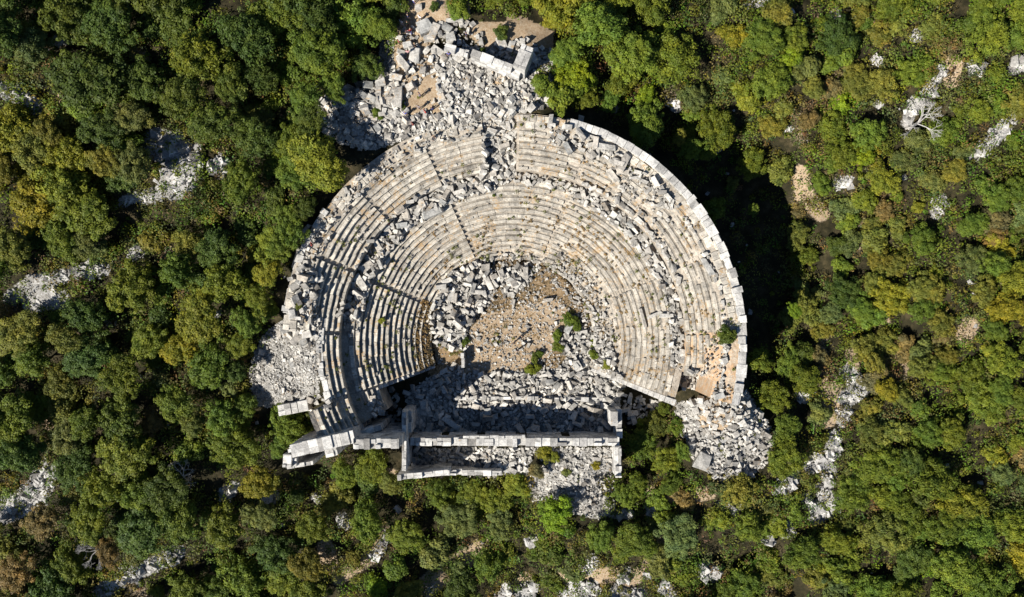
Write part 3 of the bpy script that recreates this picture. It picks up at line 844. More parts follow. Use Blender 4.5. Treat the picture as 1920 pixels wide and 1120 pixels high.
# hand placed notable blocks: u, v, length, width, height, angle(deg, photo), area
for u, v, L, Wd, Hh, ang, ar in [(797,53,1.9,1.5,1.0,28,'edge of the dirt clearing'),(815,63,2.3,1.1,1.0,68,'edge of the dirt clearing'),(854,40,2.4,.55,.5,4,'edge of the dirt clearing'),
  (846,73,1.2,1.2,.9,8,'edge of the dirt clearing'),(779,106,1.9,1.2,.8,80,'edge of the dirt clearing'),(825,101,2.4,1.0,.8,-38,'edge of the dirt clearing'),(711,185,3.1,.6,.8,91,'slope left of the dirt clearing'),
  (748,185,2.6,.9,.9,88,'slope left of the dirt clearing'),(757,122,2.2,.8,.9,-50,'slope left of the dirt clearing'),(786,17-0,.9,.8,.8,3,'edge of the dirt clearing'),
  (941,85,1.6,1.0,.9,-70,'foot of the ruined stumps'),(958,90,1.5,.8,.8,70,'foot of the ruined stumps'),(1148,243,0,0,0,0,None),
  (1168,308,2.3,1.0,.9,62,'upper tier near the rim'),(1137,265,3.2,.7,.7,-8,'upper tier near the rim'),(1135,277,3.0,.7,.7,-8,'upper tier near the rim'),(1236,323,2.6,1.0,.7,-42,'upper tier near the rim'),
  (1087,233,1.9,.7,.8,80,'upper tier near the rim'),(1032,228,1.9,.6,.8,82,'upper tier near the rim'),(1148,330,1.9,.8,.7,-55,'upper tier near the rim'),(1215,300,1.6,1.2,.8,-60,'upper tier near the rim'),
  (740,340,0,0,0,0,None),(812,400,2.9,1.0,1.0,22,D),(785,372,2.5,.9,.8,-65,D),(760,395,2.2,.8,.8,-78,D),(690,500,2.0,1.1,.8,40,D),(678,530,2.2,1.0,.9,-55,D),(706,455,2.2,.7,.9,-60,D),
  (1205,598,3.0,.45,.5,-75,D),(1228,590,2.2,.5,.5,25,D),(1250,592,2.0,.5,.5,0,D),(847,552,2.2,1.0,.9,85,'pile at the left of the orchestra'),(915,528,2.4,.9,.9,-65,'pile at the left of the orchestra'),
  (832,618,2.2,.8,.8,-25,'pile at the left of the orchestra'),(962,530,1.9,.9,.9,-40,'small pile at the top of the orchestra'),(1028,563,1.5,.5,.7,5,O),(1065,616,1.5,1.0,.9,60,'pile at the right of the orchestra'),
  (1082,684,1.5,1.0,.9,-65,'pile at the right of the orchestra'),(796,762,2.3,1.1,1.1,90,'shaded floor of the stage'),(783,778,2.1,.9,1.0,92,'shaded floor of the stage'),(846,792,3.0,.9,.9,-38,'shaded floor of the stage'),
  (920,783,2.2,.8,.8,18,'shaded floor of the stage'),(1314,862,2.4,2.0,1.6,62,'fan of stones at the right end of the seating'),(1186,783,2.3,.8,.8,-72,'gap right of the orchestra'),(558,486,2.9,.6,.9,72,'broken left rim of the seating'),
  (572,436,2.4,.5,.8,50,'broken left rim of the seating'),(577,430,0,0,0,0,None),(580,444,1.6,.8,.8,60,'broken left rim of the seating'),(1325,500,2.5,.7,.6,-60,'upper tier near the rim')]:
    if not ar: continue
    z = 5.0
    for _ in range(4):
        x, y, _z = W(u, v, z); z = float(surf(x, y))
    rz = math.radians(ang)
    BLK.append(dict(p=(x, y, z + Hh * .42), s=(L, Wd, Hh), r=tilt_rot(rz, .07), rz=rz, a=ar, k=L * Wd * 3, t=random.uniform(.6, 1), uv=(u, v)))

BLK.sort(key=lambda b: -b['k'])
BIG = BLK[:300]; SMALL = BLK[300:]
hx = [box_hex(b['p'], b['s'], b['r'], .17) for b in SMALL]
me = hex_mesh('rubble', hx, np.array([min(b['s']) * .05 for b in SMALL]), M_STONE, np.array([b['t'] for b in SMALL]))
props(link(bpy.data.objects.new('rubble', me)), kind='stuff')
# sixteen block shapes shared by the individual stones
STONES = []
for i in range(16):
    STONES.append(hex_mesh('fallen_block', [box_hex((0, 0, 0), (1, 1, 1), None, .12)], .03, M_STONE, np.array([.6])))

def ordinal_labels(items, base, key_uv, maxn=9):
    """items share BASE as their description: say which one by its place; returns labels"""
    n = len(items)
    if n == 1: return [base]
    us = [key_uv(i)[0] for i in items]; vs = [key_uv(i)[1] for i in items]
    horiz = (max(us) - min(us)) >= (max(vs) - min(vs))
    order = sorted(range(n), key=lambda k: us[k] if horiz else vs[k])
    ORD = ['', 'second', 'third', 'fourth', 'fifth', 'sixth', 'seventh', 'eighth', 'ninth', 'tenth', 'eleventh', 'twelfth']
    out = [None] * n
    for rank, k in enumerate(order):
        if rank <= (n - 1) / 2:
            t = ('leftmost' if horiz else 'uppermost') if rank == 0 else (ORD[min(rank, 11)] + (' from the left' if horiz else ' from the top'))
        else:
            rr_ = n - 1 - rank
            t = ('rightmost' if horiz else 'lowest') if rr_ == 0 else (ORD[min(rr_, 11)] + (' from the right' if horiz else ' from the bottom'))
        out[k] = base + ', ' + t + ' of its like' if n > 1 else base
    return out
def shape_word(b):
    L, Wd = max(b['s'][0], b['s'][1]), min(b['s'][0], b['s'][1])
    r = L / Wd
    sz = 'huge' if L * Wd > 2.3 else 'large' if L * Wd > 1.45 else 'mid-sized'
    sh = 'long narrow beam' if r > 2.4 else 'oblong block' if r > 1.5 else 'squarish block'
    return sz, sh
def place_word(b, cluster):
    """which part of its own heap"""
    us = [c['uv'][0] for c in cluster]; vs = [c['uv'][1] for c in cluster]
    def third(x, lo, hi, names): 
        t = (x - lo) / max(1e-6, hi - lo); return names[min(2, int(t * 3))]
    a = third(b['uv'][1], min(vs), max(vs), ('upper', 'middle', 'lower')); c = third(b['uv'][0], min(us), max(us), ('left', 'centre', 'right'))
    return 'middle' if (a, c) == ('middle', 'centre') else f'{a} {c}'.replace(' centre', '').replace('middle ', '')
clusters = {}
for b in BIG: clusters.setdefault(b['a'], []).append(b)
cells = {}
for b in BIG:
    sz, sh = shape_word(b)
    tw = 'white' if b['t'] > .82 else 'pale grey' if b['t'] > .6 else 'dull grey'
    b['lab'] = f"{sz} {tw} {sh} in the {place_word(b, clusters[b['a']])} of the {b['a']}"
    cells.setdefault(b['lab'], []).append(b)
for base, its in cells.items():
    for b, l in zip(its, ordinal_labels(its, base, lambda q_: q_['uv'])): b['lab'] = l
SHORT = (('hollow at the right end of the seating', 'hollow right of the seating'), ('fan of stones at the right end of the seating', 'stone fan right of the seating'), ('collapsed gap in the upper seats', 'gap in the upper seats'), ('curved walkway between the seat tiers', 'curved walkway'),
         ('small pile at the top of the orchestra', 'pile above the orchestra'), ('slope left of the dirt clearing', 'slope beside the clearing'), ('orange earth patch in the upper seats', 'orange earth patch'))
for b in BIG:
    l = b['lab']
    for x_, y_ in SHORT: l = l.replace(x_, y_)
    wds = l.split()
    if len(wds) > 16: l = l.replace(' of its like', '')
    if len(l.split()) > 16: l = l.replace('mid-sized ', 'smaller ').replace(' long narrow beam', ' beam').replace(' oblong block', ' oblong').replace(' squarish block', ' cube')
    if len(l.split()) > 16: l = l.replace(' in the ', ', ', 1)
    if len(l.split()) > 16: l = l.replace('pale grey', 'grey').replace('dull grey', 'dull').replace(' from the ', ' from ')
    if len(l.split()) > 16: l = l.replace('smaller ', '').replace('large ', '')
    sm = random.choice(STONES)
    o = bpy.data.objects.new('fallen_block', sm)
    M = Matrix([list(map(float, row)) for row in b['r']]).to_4x4()
    o.matrix_world = Matrix.Translation(b['p']) @ M @ Matrix.Diagonal((*b['s'], 1))
    t = .62 + .62 * b['t']; wt = random.uniform(-.04, .05)
    o.color = (t + wt, t, t - wt, 1)
    link(o); props(o, l, 'stone block', 'fallen stone blocks of the theatre')

# ------------------------------------------------------------------ scree and boulders outside
hx = []; tn = []
tries = 0
rg = maskgrid('r')
while len(hx) < 4200 and tries < 90000:
    tries += 1
    if random.random() < .9:
        pts, r_ = random.choices(LINES_R, [q_[1] * (len(q_[0]) + q_[1] / 12) for q_ in LINES_R])[0]; k_ = random.randrange(len(pts) - 1); t_ = random.random()
        u = pts[k_][0] * (1 - t_) + pts[k_ + 1][0] * t_ + random.gauss(0, .55) * r_; v = pts[k_][1] * (1 - t_) + pts[k_ + 1][1] * t_ + random.gauss(0, .55) * r_
        if vnoise(u, v, 12, 4) > .72: continue
    else:
        u = random.uniform(-20, 1940); v = random.uniform(-20, 1140)
        if code(u, v) not in 'ebk': continue
    if code(u, v) == '.': continue
    z = float(z_ground(*W(u, v, 2)[:2])); x, y, _ = W(u, v, z)
    s = random.choice((.2, .25, .3, .4, .5, .6, .9)) * random.uniform(.7, 1.3)
    hx.append(box_hex((x, y, z + s * .12), (s * random.uniform(1, 1.7), s, s * random.uniform(.5, .9)), tilt_rot(random.uniform(0, 6.3), .35), .17)); tn.append(min(1, max(.1, random.gauss(.58, .25))))
me = hex_mesh('scree', hx, .05, M_SCREE, np.array(tn))
props(link(bpy.data.objects.new('scree', me)), kind='stuff')

# ------------------------------------------------------------------ trees
def leaf_cloud(centres, radii, per, leaf, up=.35, seed=0):
    """leaf-sized quads on the skins of many small lobes"""
    rg_ = np.random.default_rng(seed)
    n = len(centres); tot = int(np.sum(per))
    ci = np.repeat(np.arange(n), per)
    d = rg_.normal(size=(tot, 3)); d /= np.linalg.norm(d, axis=1, keepdims=True)
    d[:, 2] = np.where(d[:, 2] < -.25, -d[:, 2], d[:, 2])
    rad = radii[ci] * rg_.uniform(.62, 1.08, tot)
    pos = centres[ci] + d * rad[:, None] * np.array([1, 1, .85])
    nrm = d + rg_.normal(scale=.42, size=(tot, 3)) + np.array([0, 0, up]); nrm /= np.linalg.norm(nrm, axis=1, keepdims=True)
    t = np.cross(nrm, rg_.normal(size=(tot, 3))); t /= np.linalg.norm(t, axis=1, keepdims=True) + 1e-9
    b = np.cross(nrm, t)
    s = leaf * rg_.uniform(.6, 1.3, tot)[:, None]
    V = np.stack([pos + t * s, pos + b * s * .62, pos - t * s, pos - b * s * .62], 1).reshape(-1, 3)
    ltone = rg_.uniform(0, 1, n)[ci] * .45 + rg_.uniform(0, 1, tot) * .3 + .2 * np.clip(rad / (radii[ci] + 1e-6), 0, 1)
    return V, np.clip(ltone, 0, 1)
def crown_mesh(name, seed, nl, per, leaf, squash=.8, lob=(.085, .20)):
    rg_ = np.random.default_rng(seed)
    c = []; r = []
    k3 = 2 + rg_.integers(2, 5)           # a few main masses, so that the outline is uneven
    masses = [(rg_.uniform(-.42, .42), rg_.uniform(-.42, .42), rg_.uniform(-.1, .25), rg_.uniform(.42, .66)) for _ in range(k3)] + [(0, 0, .1, .6)]
    while len(c) < nl:
        m = masses[rg_.integers(len(masses))]
        d = rg_.normal(size=3); d /= np.linalg.norm(d)
        if d[2] < -.3: continue
        rad = m[3] * rg_.uniform(.55, 1.0) if rg_.random() < .85 else m[3] * rg_.uniform(.2, .6)
        p = np.array(m[:3]) + d * rad * np.array([1, 1, squash])
        c.append(p); r.append(rg_.uniform(*lob))
    c = np.array(c); r = np.array(r)
    per_ = np.maximum(8, (per * (r / r.mean()) ** 2)).astype(int)
    V, t = leaf_cloud(c, r, per_, leaf, seed=seed + 100)
    n = len(V) // 4
    return fast_mesh(name, V, np.arange(n * 4), np.full(n, 4), M_LEAF, t)
CROWNS = [crown_mesh('crown', 40 + i, 150 + 12 * (i % 4), 62, .036, .75 + .1 * (i % 3)) for i in range(12)]
BUSHES = [crown_mesh('foliage', 80 + i, 52, 80, .068, .7, (.16, .32)) for i in range(6)]
def limb_tubes(segs, name, mat, sides=6):
    V = []; Fc = []; sz = []
    for (p, q_, ra, rb) in segs:
        p = np.array(p, float); q_ = np.array(q_, float); d = q_ - p; d /= np.linalg.norm(d) + 1e-9
        a = np.cross(d, (0, 0, 1) if abs(d[2]) < .9 else (1, 0, 0)); a /= np.linalg.norm(a); b = np.cross(d, a)
        o = len(V)
        for c_, r_ in ((p, ra), (q_, rb)):
            for k in range(sides):
                th = 2 * math.pi * k / sides; V.append(c_ + (a * math.cos(th) + b * math.sin(th)) * r_)
        for k in range(sides):
            Fc += [o + k, o + (k + 1) % sides, o + sides + (k + 1) % sides, o + sides + k]; sz.append(4)
        Fc += [o + sides + k for k in range(sides)]; sz.append(sides)
    return fast_mesh(name, V, Fc, sz, mat, smooth=False)
def trunk_mesh(seed):
    r = random.Random(seed); segs = []
    p = np.array([0, 0, -.15]); rad = .075
    for k in range(4):
        q_ = p + np.array([r.uniform(-.05, .05), r.uniform(-.05, .05), .17]); segs.append((p, q_, rad, rad * .82)); p = q_; rad *= .82
        if k > 0:
            for _ in range(2):
                a = r.uniform(0, 6.28); m = p + np.array([math.cos(a) * .25, math.sin(a) * .25, .16]); e = m + np.array([math.cos(a + .5) * .25, math.sin(a + .5) * .25, .14])
                segs += [(p, m, rad * .6, rad * .38), (m, e, rad * .38, rad * .12)]
    return limb_tubes(segs, 'trunk', M_BARK)
TRUNKS = [trunk_mesh(i) for i in range(5)]
STEMS = limb_tubes([((0, 0, -.1), (.05, .02, .4), .05, .03), ((0, 0, 0), (.25, .1, .35), .03, .015), ((0, 0, 0), (-.2, .15, .35), .03, .015), ((0, 0, 0), (-.05, -.25, .35), .03, .015)], 'stem', M_BARK)
COLS = {'g': (.112, .150, .017), 'd': (.066, .098, .016), 'o': (.146, .150, .025), 'y': (.176, .178, .017), 'v': (.155, .220, .013), 's': (.112, .136, .036), 'b': (.165, .128, .045)}
CNAME = {'g': 'mid-green', 'd': 'dark green', 'o': 'olive', 'y': 'yellowish', 'v': 'bright green', 's': 'grey-green', 'b': 'brownish'}
TREES = []
def add_tree(u, v, Rm, c, kind='tree', hz=None, base=None):
    ht = hz if hz else (Rm * .85 + 1.4 + random.uniform(-.5, .9) + (1.3 if u < 760 else -.7 if u > 1400 else 0) if kind == 'tree' else Rm * 1.1)
    zb = 2.0
    for _ in range(4):
        x, y, _z = W(u, v, zb + ht * .6); zb = float(surf(x, y)) if base is None else base
    TREES.append(dict(u=u, v=v, R=Rm, c=c, kind=kind, h=ht, p=(x, y, zb)))
# single ones first
for t in [(598,312,5.0,'y'),(560,335,3.2,'g'),(1290,282,2.2,'g'),(1265,268,1.6,'o'),(1318,296,1.7,'g'),(1383,404,1.25,'g'),(1463,578,1.4,'v'),(1045,962,2.9,'v'),(967,905,2.6,'y'),(1005,880,1.4,'b'),(1205,840,3.0,'g'),(1250,860,2.9,'g'),
          (1230,795,2.4,'o'),(1195,905,2.2,'g'),(1262,905,2.1,'g'),(1215,178,2.4,'v'),(700,870,3.3,'g'),(650,885,3.0,'g'),(735,900,2.6,'o'),(542,800,2.8,'g'),(525,835,2.2,'g'),(1245,765,1.5,'g'),(1268,800,1.6,'g'),(1280,845,1.6,'g'),(1170,930,2.0,'g'),
          (820,925,3.0,'g'),(548,425,2.9,'g'),(522,465,2.8,'g'),(500,512,2.7,'y'),(492,562,2.6,'g'),(468,606,2.5,'g'),(575,395,2.0,'d'),(450,650,2.3,'g'),(445,700,2.4,'d'),(455,765,2.6,'g'),(560,262,3.0,'g'),(590,235,2.3,'d'),(575,190,2.6,'g'),(630,165,2.5,'g'),(880,930,3.0,'g'),(1425,680,3.0,'g'),(1450,745,3.0,'g'),(1480,800,2.6,'g'),(1495,440,2.4,'o'),(1510,480,2.4,'g'),(1880,575,3.4,'y'),(1665,735,2.5,'y'),
          (1060,95,2.4,'g'),(1075,140,2.8,'v'),(1100,190,2.0,'g'),(1145,190,1.8,'g'),(690,130,2.6,'d'),(715,60,2.4,'g')]:
    add_tree(t[0], t[1], t[2], t[3])
TREES[0]['h'] = 8.0
for i_, h_ in ((2, 5.5), (3, 5.5), (4, 6), (5, 8.5), (6, 7.5)): TREES[i_]['h'] = h_
for t in [(872,641,.8,'g'),(1068,600,1.3,'g'),(1082,612,1.0,'g'),(1043,630,1.1,'g'),(1046,650,1.0,'g'),(1003,672,1.0,'d'),(1000,694,1.3,'g'),(1012,664,.8,'g'),(1111,643,.8,'g'),(1113,667,.95,'g'),(1138,684,.8,'y'),
          (1362,634,1.7,'d'),(1020,850,1.4,'y'),(1040,858,1.2,'y'),(1115,874,.9,'y'),(1062,887,.8,'s'),(715,601,.55,'y'),(936,62,1.3,'d'),(926,366,.3,'g'),(560,574,.6,'o'),(815,12,.8,'d'),(706,215,.9,'g'),(752,195,.7,'g'),(905,95,.6,'d')]:
    add_tree(t[0], t[1], t[2], t[3], 'shrub')
def near(u, v, R, f):
    for t in TREES:
        d2 = (t['u'] - u) ** 2 + (t['v'] - v) ** 2
        if d2 < (f * 13 * (t['R'] + R)) ** 2: return True
    return False
cand = 0
while sum(t['kind'] == 'tree' for t in TREES) < 300 and cand < 40000:
    cand += 1
    u = random.uniform(-45, 1965); v = random.uniform(-45, 1165)
    c = code(u, v)
    if c in 'kre.': continue
    if any(code(u + du, v + dv) == '.' and du * du + dv * dv < 900 for du, dv in ((-26, 0), (26, 0), (0, -26), (0, 26))): continue
    relax = cand / 40000
    R = random.uniform(3.0, 4.6) * (1.0 - .35 * relax)
    if c == 'd': R *= 1.05
    if c in 'bos' : R *= .82
    if u > 1400 and v < 850: R *= .80
    if _near(_GR, u, v) < R * 8.5 or _near(_GE, u, v) < R * 6: continue
    if near(u, v, R, .56 - .12 * relax): continue
    if c == 'b' and random.random() < .5: c = 'o'
    add_tree(u, v, R, c, 'tree')
cand = 0
while sum(t['kind'] == 'shrub' for t in TREES) < 290 and cand < 60000:
    cand += 1
    u = random.uniform(-10, 1930); v = random.uniform(-10, 1130)
    c = code(u, v)
    if c in '.': continue
    if c in 'k' and random.random() < .80: continue
    if c == 'r' and random.random() < .85: continue
    if c == 'e' and random.random() < .6: continue
    if any(code(u + du, v + dv) == '.' for du, dv in ((-14, 0), (14, 0), (0, -14), (0, 14))): continue
    R = random.uniform(1.2, 2.9)
    if _near(_GR, u, v) < R * 6: continue
    if near(u, v, R, .38): continue
    cc = c if c not in 'kre' else random.choice('ggosb' if c != 'k' else 'ggds')
    add_tree(u, v, R, cc, 'shrub')
def region(u, v):
    if 780 < u < 1160 and 560 < v < 720: return 'on the orchestra floor'
    if 990 < u < 1140 and 840 < v < 895: return 'behind the stage wall'
    if (u - 962) ** 2 + (v - 645) ** 2 < 436 ** 2 and v < 760: return 'growing on the stone seating'
    if u < 500:
        return 'in the ' + ('top left' if v < 190 else 'upper left' if v < 370 else 'middle left' if v < 560 else 'lower left' if v < 800 else 'bottom left') + (' wood near the edge' if u < 230 else ' wood')
    if u < 760:
        if v < 200: return 'left of the dirt clearing'
        if v < 480: return 'in the wood above the left rim'
        if v < 850: return 'near the left entrance'
        return 'below the entrance passage' if v < 980 else 'at the bottom left of centre'
    if u < 1170:
        if v < 200: return 'beside the stone heap'
        return 'just below the stage building' if v < 980 else 'at the bottom centre'
    if u < 1470:
        if v < 160: return 'at the top right of centre'
        if v < 360: return 'behind the upper right rim'
        if v < 640: return 'in the shade of the right rim'
        if v < 940: return 'near the stone fan'
        return 'at the bottom right of centre'
    return 'in the ' + ('top right' if v < 170 else 'upper right' if v < 340 else 'middle right' if v < 560 else 'lower right' if v < 780 else 'bottom right') + (' wood by the picture edge' if u > 1720 else ' wood')
cells = {}
for t in TREES:
    t['fr'] = region(t['u'], t['v'])
    szw = ('broad' if t['R'] > 2.75 else 'medium' if t['R'] > 2.1 else 'small') if t['kind'] == 'tree' else ('large' if t['R'] > 1.5 else 'low' if t['R'] > 1.0 else 'tiny')
    t['lab'] = f"{szw} {CNAME[t['c']]} {t['kind']} {t['fr']}"
    cells.setdefault(t['lab'], []).append(t)
for base, its in cells.items():
    its_in = [t for t in its if 0 <= t['u'] <= 1920 and 0 <= t['v'] <= 1120]
    for t, l in zip(its, ordinal_labels(its, base, lambda q_: (q_['u'], q_['v']))): t['lab'] = l
for t in TREES:
    l = t['lab']
    if len(l.split()) > 16: l = l.replace(' of its like', '').replace(' in the wood', ' in wood')
    base = COLS[t['c']]; f = random.uniform(.82, 1.22); hsh = random.uniform(-.12, .16)
    colr = (base[0] * f * (1 + hsh), base[1] * f, base[2] * f * (1 - hsh), 1)
    e = empty(t['kind'] if t['kind'] == 'shrub' else 'tree', t['p'], random.uniform(0, 6.28))
    props(e, l, t['kind'], 'trees of the wood' if t['kind'] == 'tree' else 'shrubs on the hillside')
    R, h = t['R'], t['h']
    if t['kind'] == 'tree':
        cr = link(bpy.data.objects.new('crown', random.choice(CROWNS)), e)
        zs = R * random.uniform(.72, .95)
        cr.location = (0, 0, h - zs * .75); cr.scale = (R * random.uniform(.78, 1.18), R * random.uniform(.85, 1.15), zs); cr.color = colr
        tk = link(bpy.data.objects.new('trunk', random.choice(TRUNKS)), e); tk.scale = (R * .8, R * .8, h * .95)
    else:
        cr = link(bpy.data.objects.new('foliage', random.choice(BUSHES)), e)
        cr.location = (0, 0, R * .45); cr.scale = (R, R * random.uniform(.85, 1.1), R * .8); cr.color = colr
        tk = link(bpy.data.objects.new('stem', STEMS), e); tk.scale = (R, R, R)

# undergrowth between the trees
cs = []; rs = []; uc = []
for _ in range(60000):
    if len(cs) > 12000: break
    u = random.uniform(-40, 1960); v = random.uniform(-40, 1160); c = code(u, v)
    pr = {'.': 0, 'k': .22, 'r': .18, 'e': .38}.get(c, .75)
    if random.random() > pr: continue
    if c not in '.' and any(code(u + a, v + b) == '.' for a, b in ((-8, 0), (8, 0), (0, 8), (0, -8))): continue
    z = float(z_ground(*W(u, v, 2)[:2])); x, y, _ = W(u, v, z)
    s = random.uniform(.4, 1.5)
    cs.append((x, y, z + s * .6)); rs.append(s)
    cb = COLS.get(c if random.random() < .65 else random.choice('ogsb'), COLS['g']); uc.append([q_ * random.uniform(.7, 1.15) for q_ in cb] + [1])
V, tn_ = leaf_cloud(np.array(cs), np.array(rs), np.full(len(cs), 44), .15, seed=3)
me = fast_mesh('undergrowth', V, np.arange(len(V)), np.full(len(V) // 4, 4), M_UNDER, tn_)
at = me.attributes.new('ucol', 'FLOAT_COLOR', 'FACE'); at.data.foreach_set('color', np.repeat(np.array(uc), 44, axis=0).astype(np.float32).ravel())
ug = link(bpy.data.objects.new('undergrowth', me)); ug.color = (.085, .088, .026, 1); props(ug, kind='stuff')
# dry grass tufts on seats, orchestra and clearing
cs = []; rs = []
for _ in range(20000):
    if len(cs) > 2000: break
    a = random.uniform(-18, 175) if random.random() < .6 else random.uniform(-70, 220); r = random.uniform(2, 31) if -18 < a < 175 else random.uniform(1, 12)
    x, y, _ = P(r, a, 0); d = fbm(x, y, 3.2, 21, 3)
    if r > R0 and (d < .55 or a > 150): continue
    if r <= R0 and (d < .36): continue
    cs.append((x, y, float(surf(x, y)) - .12)); rs.append(random.uniform(.1, .26))
for _ in range(500):
    a = random.uniform(155, 200); r = random.uniform(R0, R0 + 2.6); x, y, _ = P(r, a, 0); cs.append((x, y, float(surf(x, y)) - .1)); rs.append(random.uniform(.1, .2))
V, tn_ = leaf_cloud(np.array(cs), np.array(rs), np.full(len(cs), 22), .09, seed=5)
me = fast_mesh('dry_grass', V, np.arange(len(V)), np.full(len(V) // 4, 4), M_LEAF, tn_)
dg_ = link(bpy.data.objects.new('dry_grass', me)); dg_.color = (.27, .185, .085, 1); props(dg_, kind='stuff')

cs = []; rs = []
for _ in range(6000):
    if len(cs) > 420: break
    if random.random() < .6: x, y, _z = P(random.uniform(2, 31.5), random.uniform(-18, 205), 0)
    else: x, y, _z = W(random.uniform(640, 1450), random.uniform(60, 930), 3)
    u, v = PX(x, y, 4)
    if code(u, v) != '.' or fbm(x, y, 4, 51, 3) < .56: continue
    s_ = random.uniform(.12, .38); cs.append((x, y, float(surf(x, y)) + s_ * .2)); rs.append(s_)
V, tn_ = leaf_cloud(np.array(cs), np.array(rs), np.full(len(cs), 26), .10, seed=9)
me = fast_mesh('weeds', V, np.arange(len(V)), np.full(len(V) // 4, 4), M_LEAF, tn_)
wd_ = link(bpy.data.objects.new('weeds', me)); wd_.color = (.13, .14, .035, 1); props(wd_, kind='stuff')

# ------------------------------------------------------------------ bare dead trees
def dead_tree(u, v, Rm, h, lab, seed, lean=(0, 0)):
    r = random.Random(seed); segs = []
    def grow(p, d, L, rad, lev):
        q_ = p + d * L; segs.append((p, q_, rad, rad * .6))
        if lev == 0: return
        for _ in range(3 if lev > 1 else 2):
            nd = d + np.array([r.gauss(0, .5), r.gauss(0, .5), r.gauss(0, .2)]); nd /= np.linalg.norm(nd); grow(q_, nd, L * .72, rad * .58, lev - 1)
    z = float(z_ground(*W(u, v, 2)[:2])); x, y, _ = W(u, v, z)
    e = props(empty('dead_tree', (x, y, z)), lab, 'dead tree')
    tk = [(np.array([0., 0, -.2]), np.array([lean[0] * .3, lean[1] * .3, h * .45]), .16, .13)]
    segs.clear()
    for _ in range(5):
        d = np.array([lean[0] + r.gauss(0, .8), lean[1] + r.gauss(0, .8), .45]); d /= np.linalg.norm(d)
        grow(np.array([lean[0] * .3, lean[1] * .3, h * .45]), d, Rm * .36, .10, 4)
    link(bpy.data.objects.new('trunk', limb_tubes(tk, 'trunk', M_DEAD)), e)
    link(bpy.data.objects.new('branches', limb_tubes(segs, 'branches', M_DEAD, 4)), e)
dead_tree(1698, 242, 3.6, 6, 'bleached leafless tree with spreading pale branches in the upper right wood', 3, (.6, .3))
dead_tree(205, 1018, 3.0, 6, 'leafless grey tree above the long shaded rock cleft at the bottom left', 5)
dead_tree(360, 885, 2.8, 6, 'bare grey twisted tree in the dark gap left of the entrance passage', 8)

# ------------------------------------------------------------------ people
def skin_mesh(name, nodes, edges, mat, lev=1):
    me = bpy.data.meshes.new(name); me.from_pydata([n[0] for n in nodes], edges, [])
    o = bpy.data.objects.new(name, me); link(o)
    md = o.modifiers.new('s', 'SKIN'); md.use_smooth_shade = True
    for i, n in enumerate(nodes):
        sv = me.skin_vertices[0].data[i]; rr_ = n[1] if isinstance(n[1], tuple) else (n[1], n[1]); sv.radius = rr_; sv.use_root = (i == 0)
    sb = o.modifiers.new('d', 'SUBSURF'); sb.levels = lev
    bpy.context.view_layer.update()
    dg = bpy.context.evaluated_depsgraph_get()
    nm = bpy.data.meshes.new_from_object(o.evaluated_get(dg)); nm.name = name
    bpy.data.objects.remove(o); nm.materials.clear()
    if mat: nm.materials.append(mat)
    return nm
M_SKIN = plain('skin', (.42, .26, .18), .6)
def person_meshes(stride, armf, sit=False):
    hip = .48 if sit else .93; th = .0
    if sit:
        legs = {s: [(s * .10, .42, .50), (s * .11, .46, .08), (s * .11, .58, .04)] for s in (-1, 1)}
    else:
        legs = {s: [(s * .10, s * stride * .5, .50), (s * .10, s * stride - .02, .08), (s * .11, s * stride + .14, .04)] for s in (-1, 1)}
    nodes = [((0, 0, hip), (.15, .11)), ((0, -.01, hip + .22), (.13, .10)), ((0, 0, hip + .46), (.17, .11)), ((0, 0, hip + .57), (.06, .06)), ((0, .02, hip + .66), (.085, .095)), ((0, .02, hip + .76), (.075, .085))]
    edges = [(0, 1), (1, 2), (2, 3), (3, 4), (4, 5)]
    for s in (-1, 1):
        i = len(nodes)
        nodes += [((s * .19, 0, hip + .50), .055), ((s * .25, -.03 + armf * s * .05, hip + .24), .042), ((s * .24, .10 + armf * s, hip + .02), .032), ((s * .24, .14 + armf * s, hip - .06), .036)]
        edges += [(2, i), (i, i + 1), (i + 1, i + 2), (i + 2, i + 3)]
        j = len(nodes); k, f_, t_ = legs[s]
        nodes += [((s * .09, 0, hip - .05), .085), (k, .060), (f_, .042), (t_, .04)]
        edges += [(0, j), (j, j + 1), (j + 1, j + 2), (j + 2, j + 3)]
    body = skin_mesh('body', nodes, edges, M_SKIN)
    sn = [((0, 0, hip + .02), (.175, .135)), ((0, -.01, hip + .24), (.155, .125)), ((0, 0, hip + .47), (.195, .135))]
    se = [(0, 1), (1, 2)]
    for s in (-1, 1):
        i = len(sn); sn += [((s * .20, 0, hip + .50), .075), ((s * .245, -.02, hip + .32), .062)]; se += [(2, i), (i, i + 1)]
    shirt = skin_mesh('shirt', sn, se, None)
    tn_n = [((0, 0, hip + .02), (.165, .125)), ((0, 0, hip - .05), (.15, .12))]; te = [(0, 1)]
    for s in (-1, 1):
        k, f_, t_ = legs[s]; i = len(tn_n); tn_n += [((s * .09, 0, hip - .08), .105), (k, .078), (tuple(np.array(f_) + (0, 0, .04)), .06)]; te += [(1, i), (i, i + 1), (i + 1, i + 2)]
    tro = skin_mesh('trousers', tn_n, te, None)
    hr = skin_mesh('hair', [((0, -.01, hip + .70), (.085, .095)), ((0, .0, hip + .80), (.08, .092)), ((0, 0, hip + .84), .05)], [(0, 1), (1, 2)], None)
    return body, shirt, tro, hr
POSES = [person_meshes(.0, .02), person_meshes(.22, .14), person_meshes(0, .1, True)]
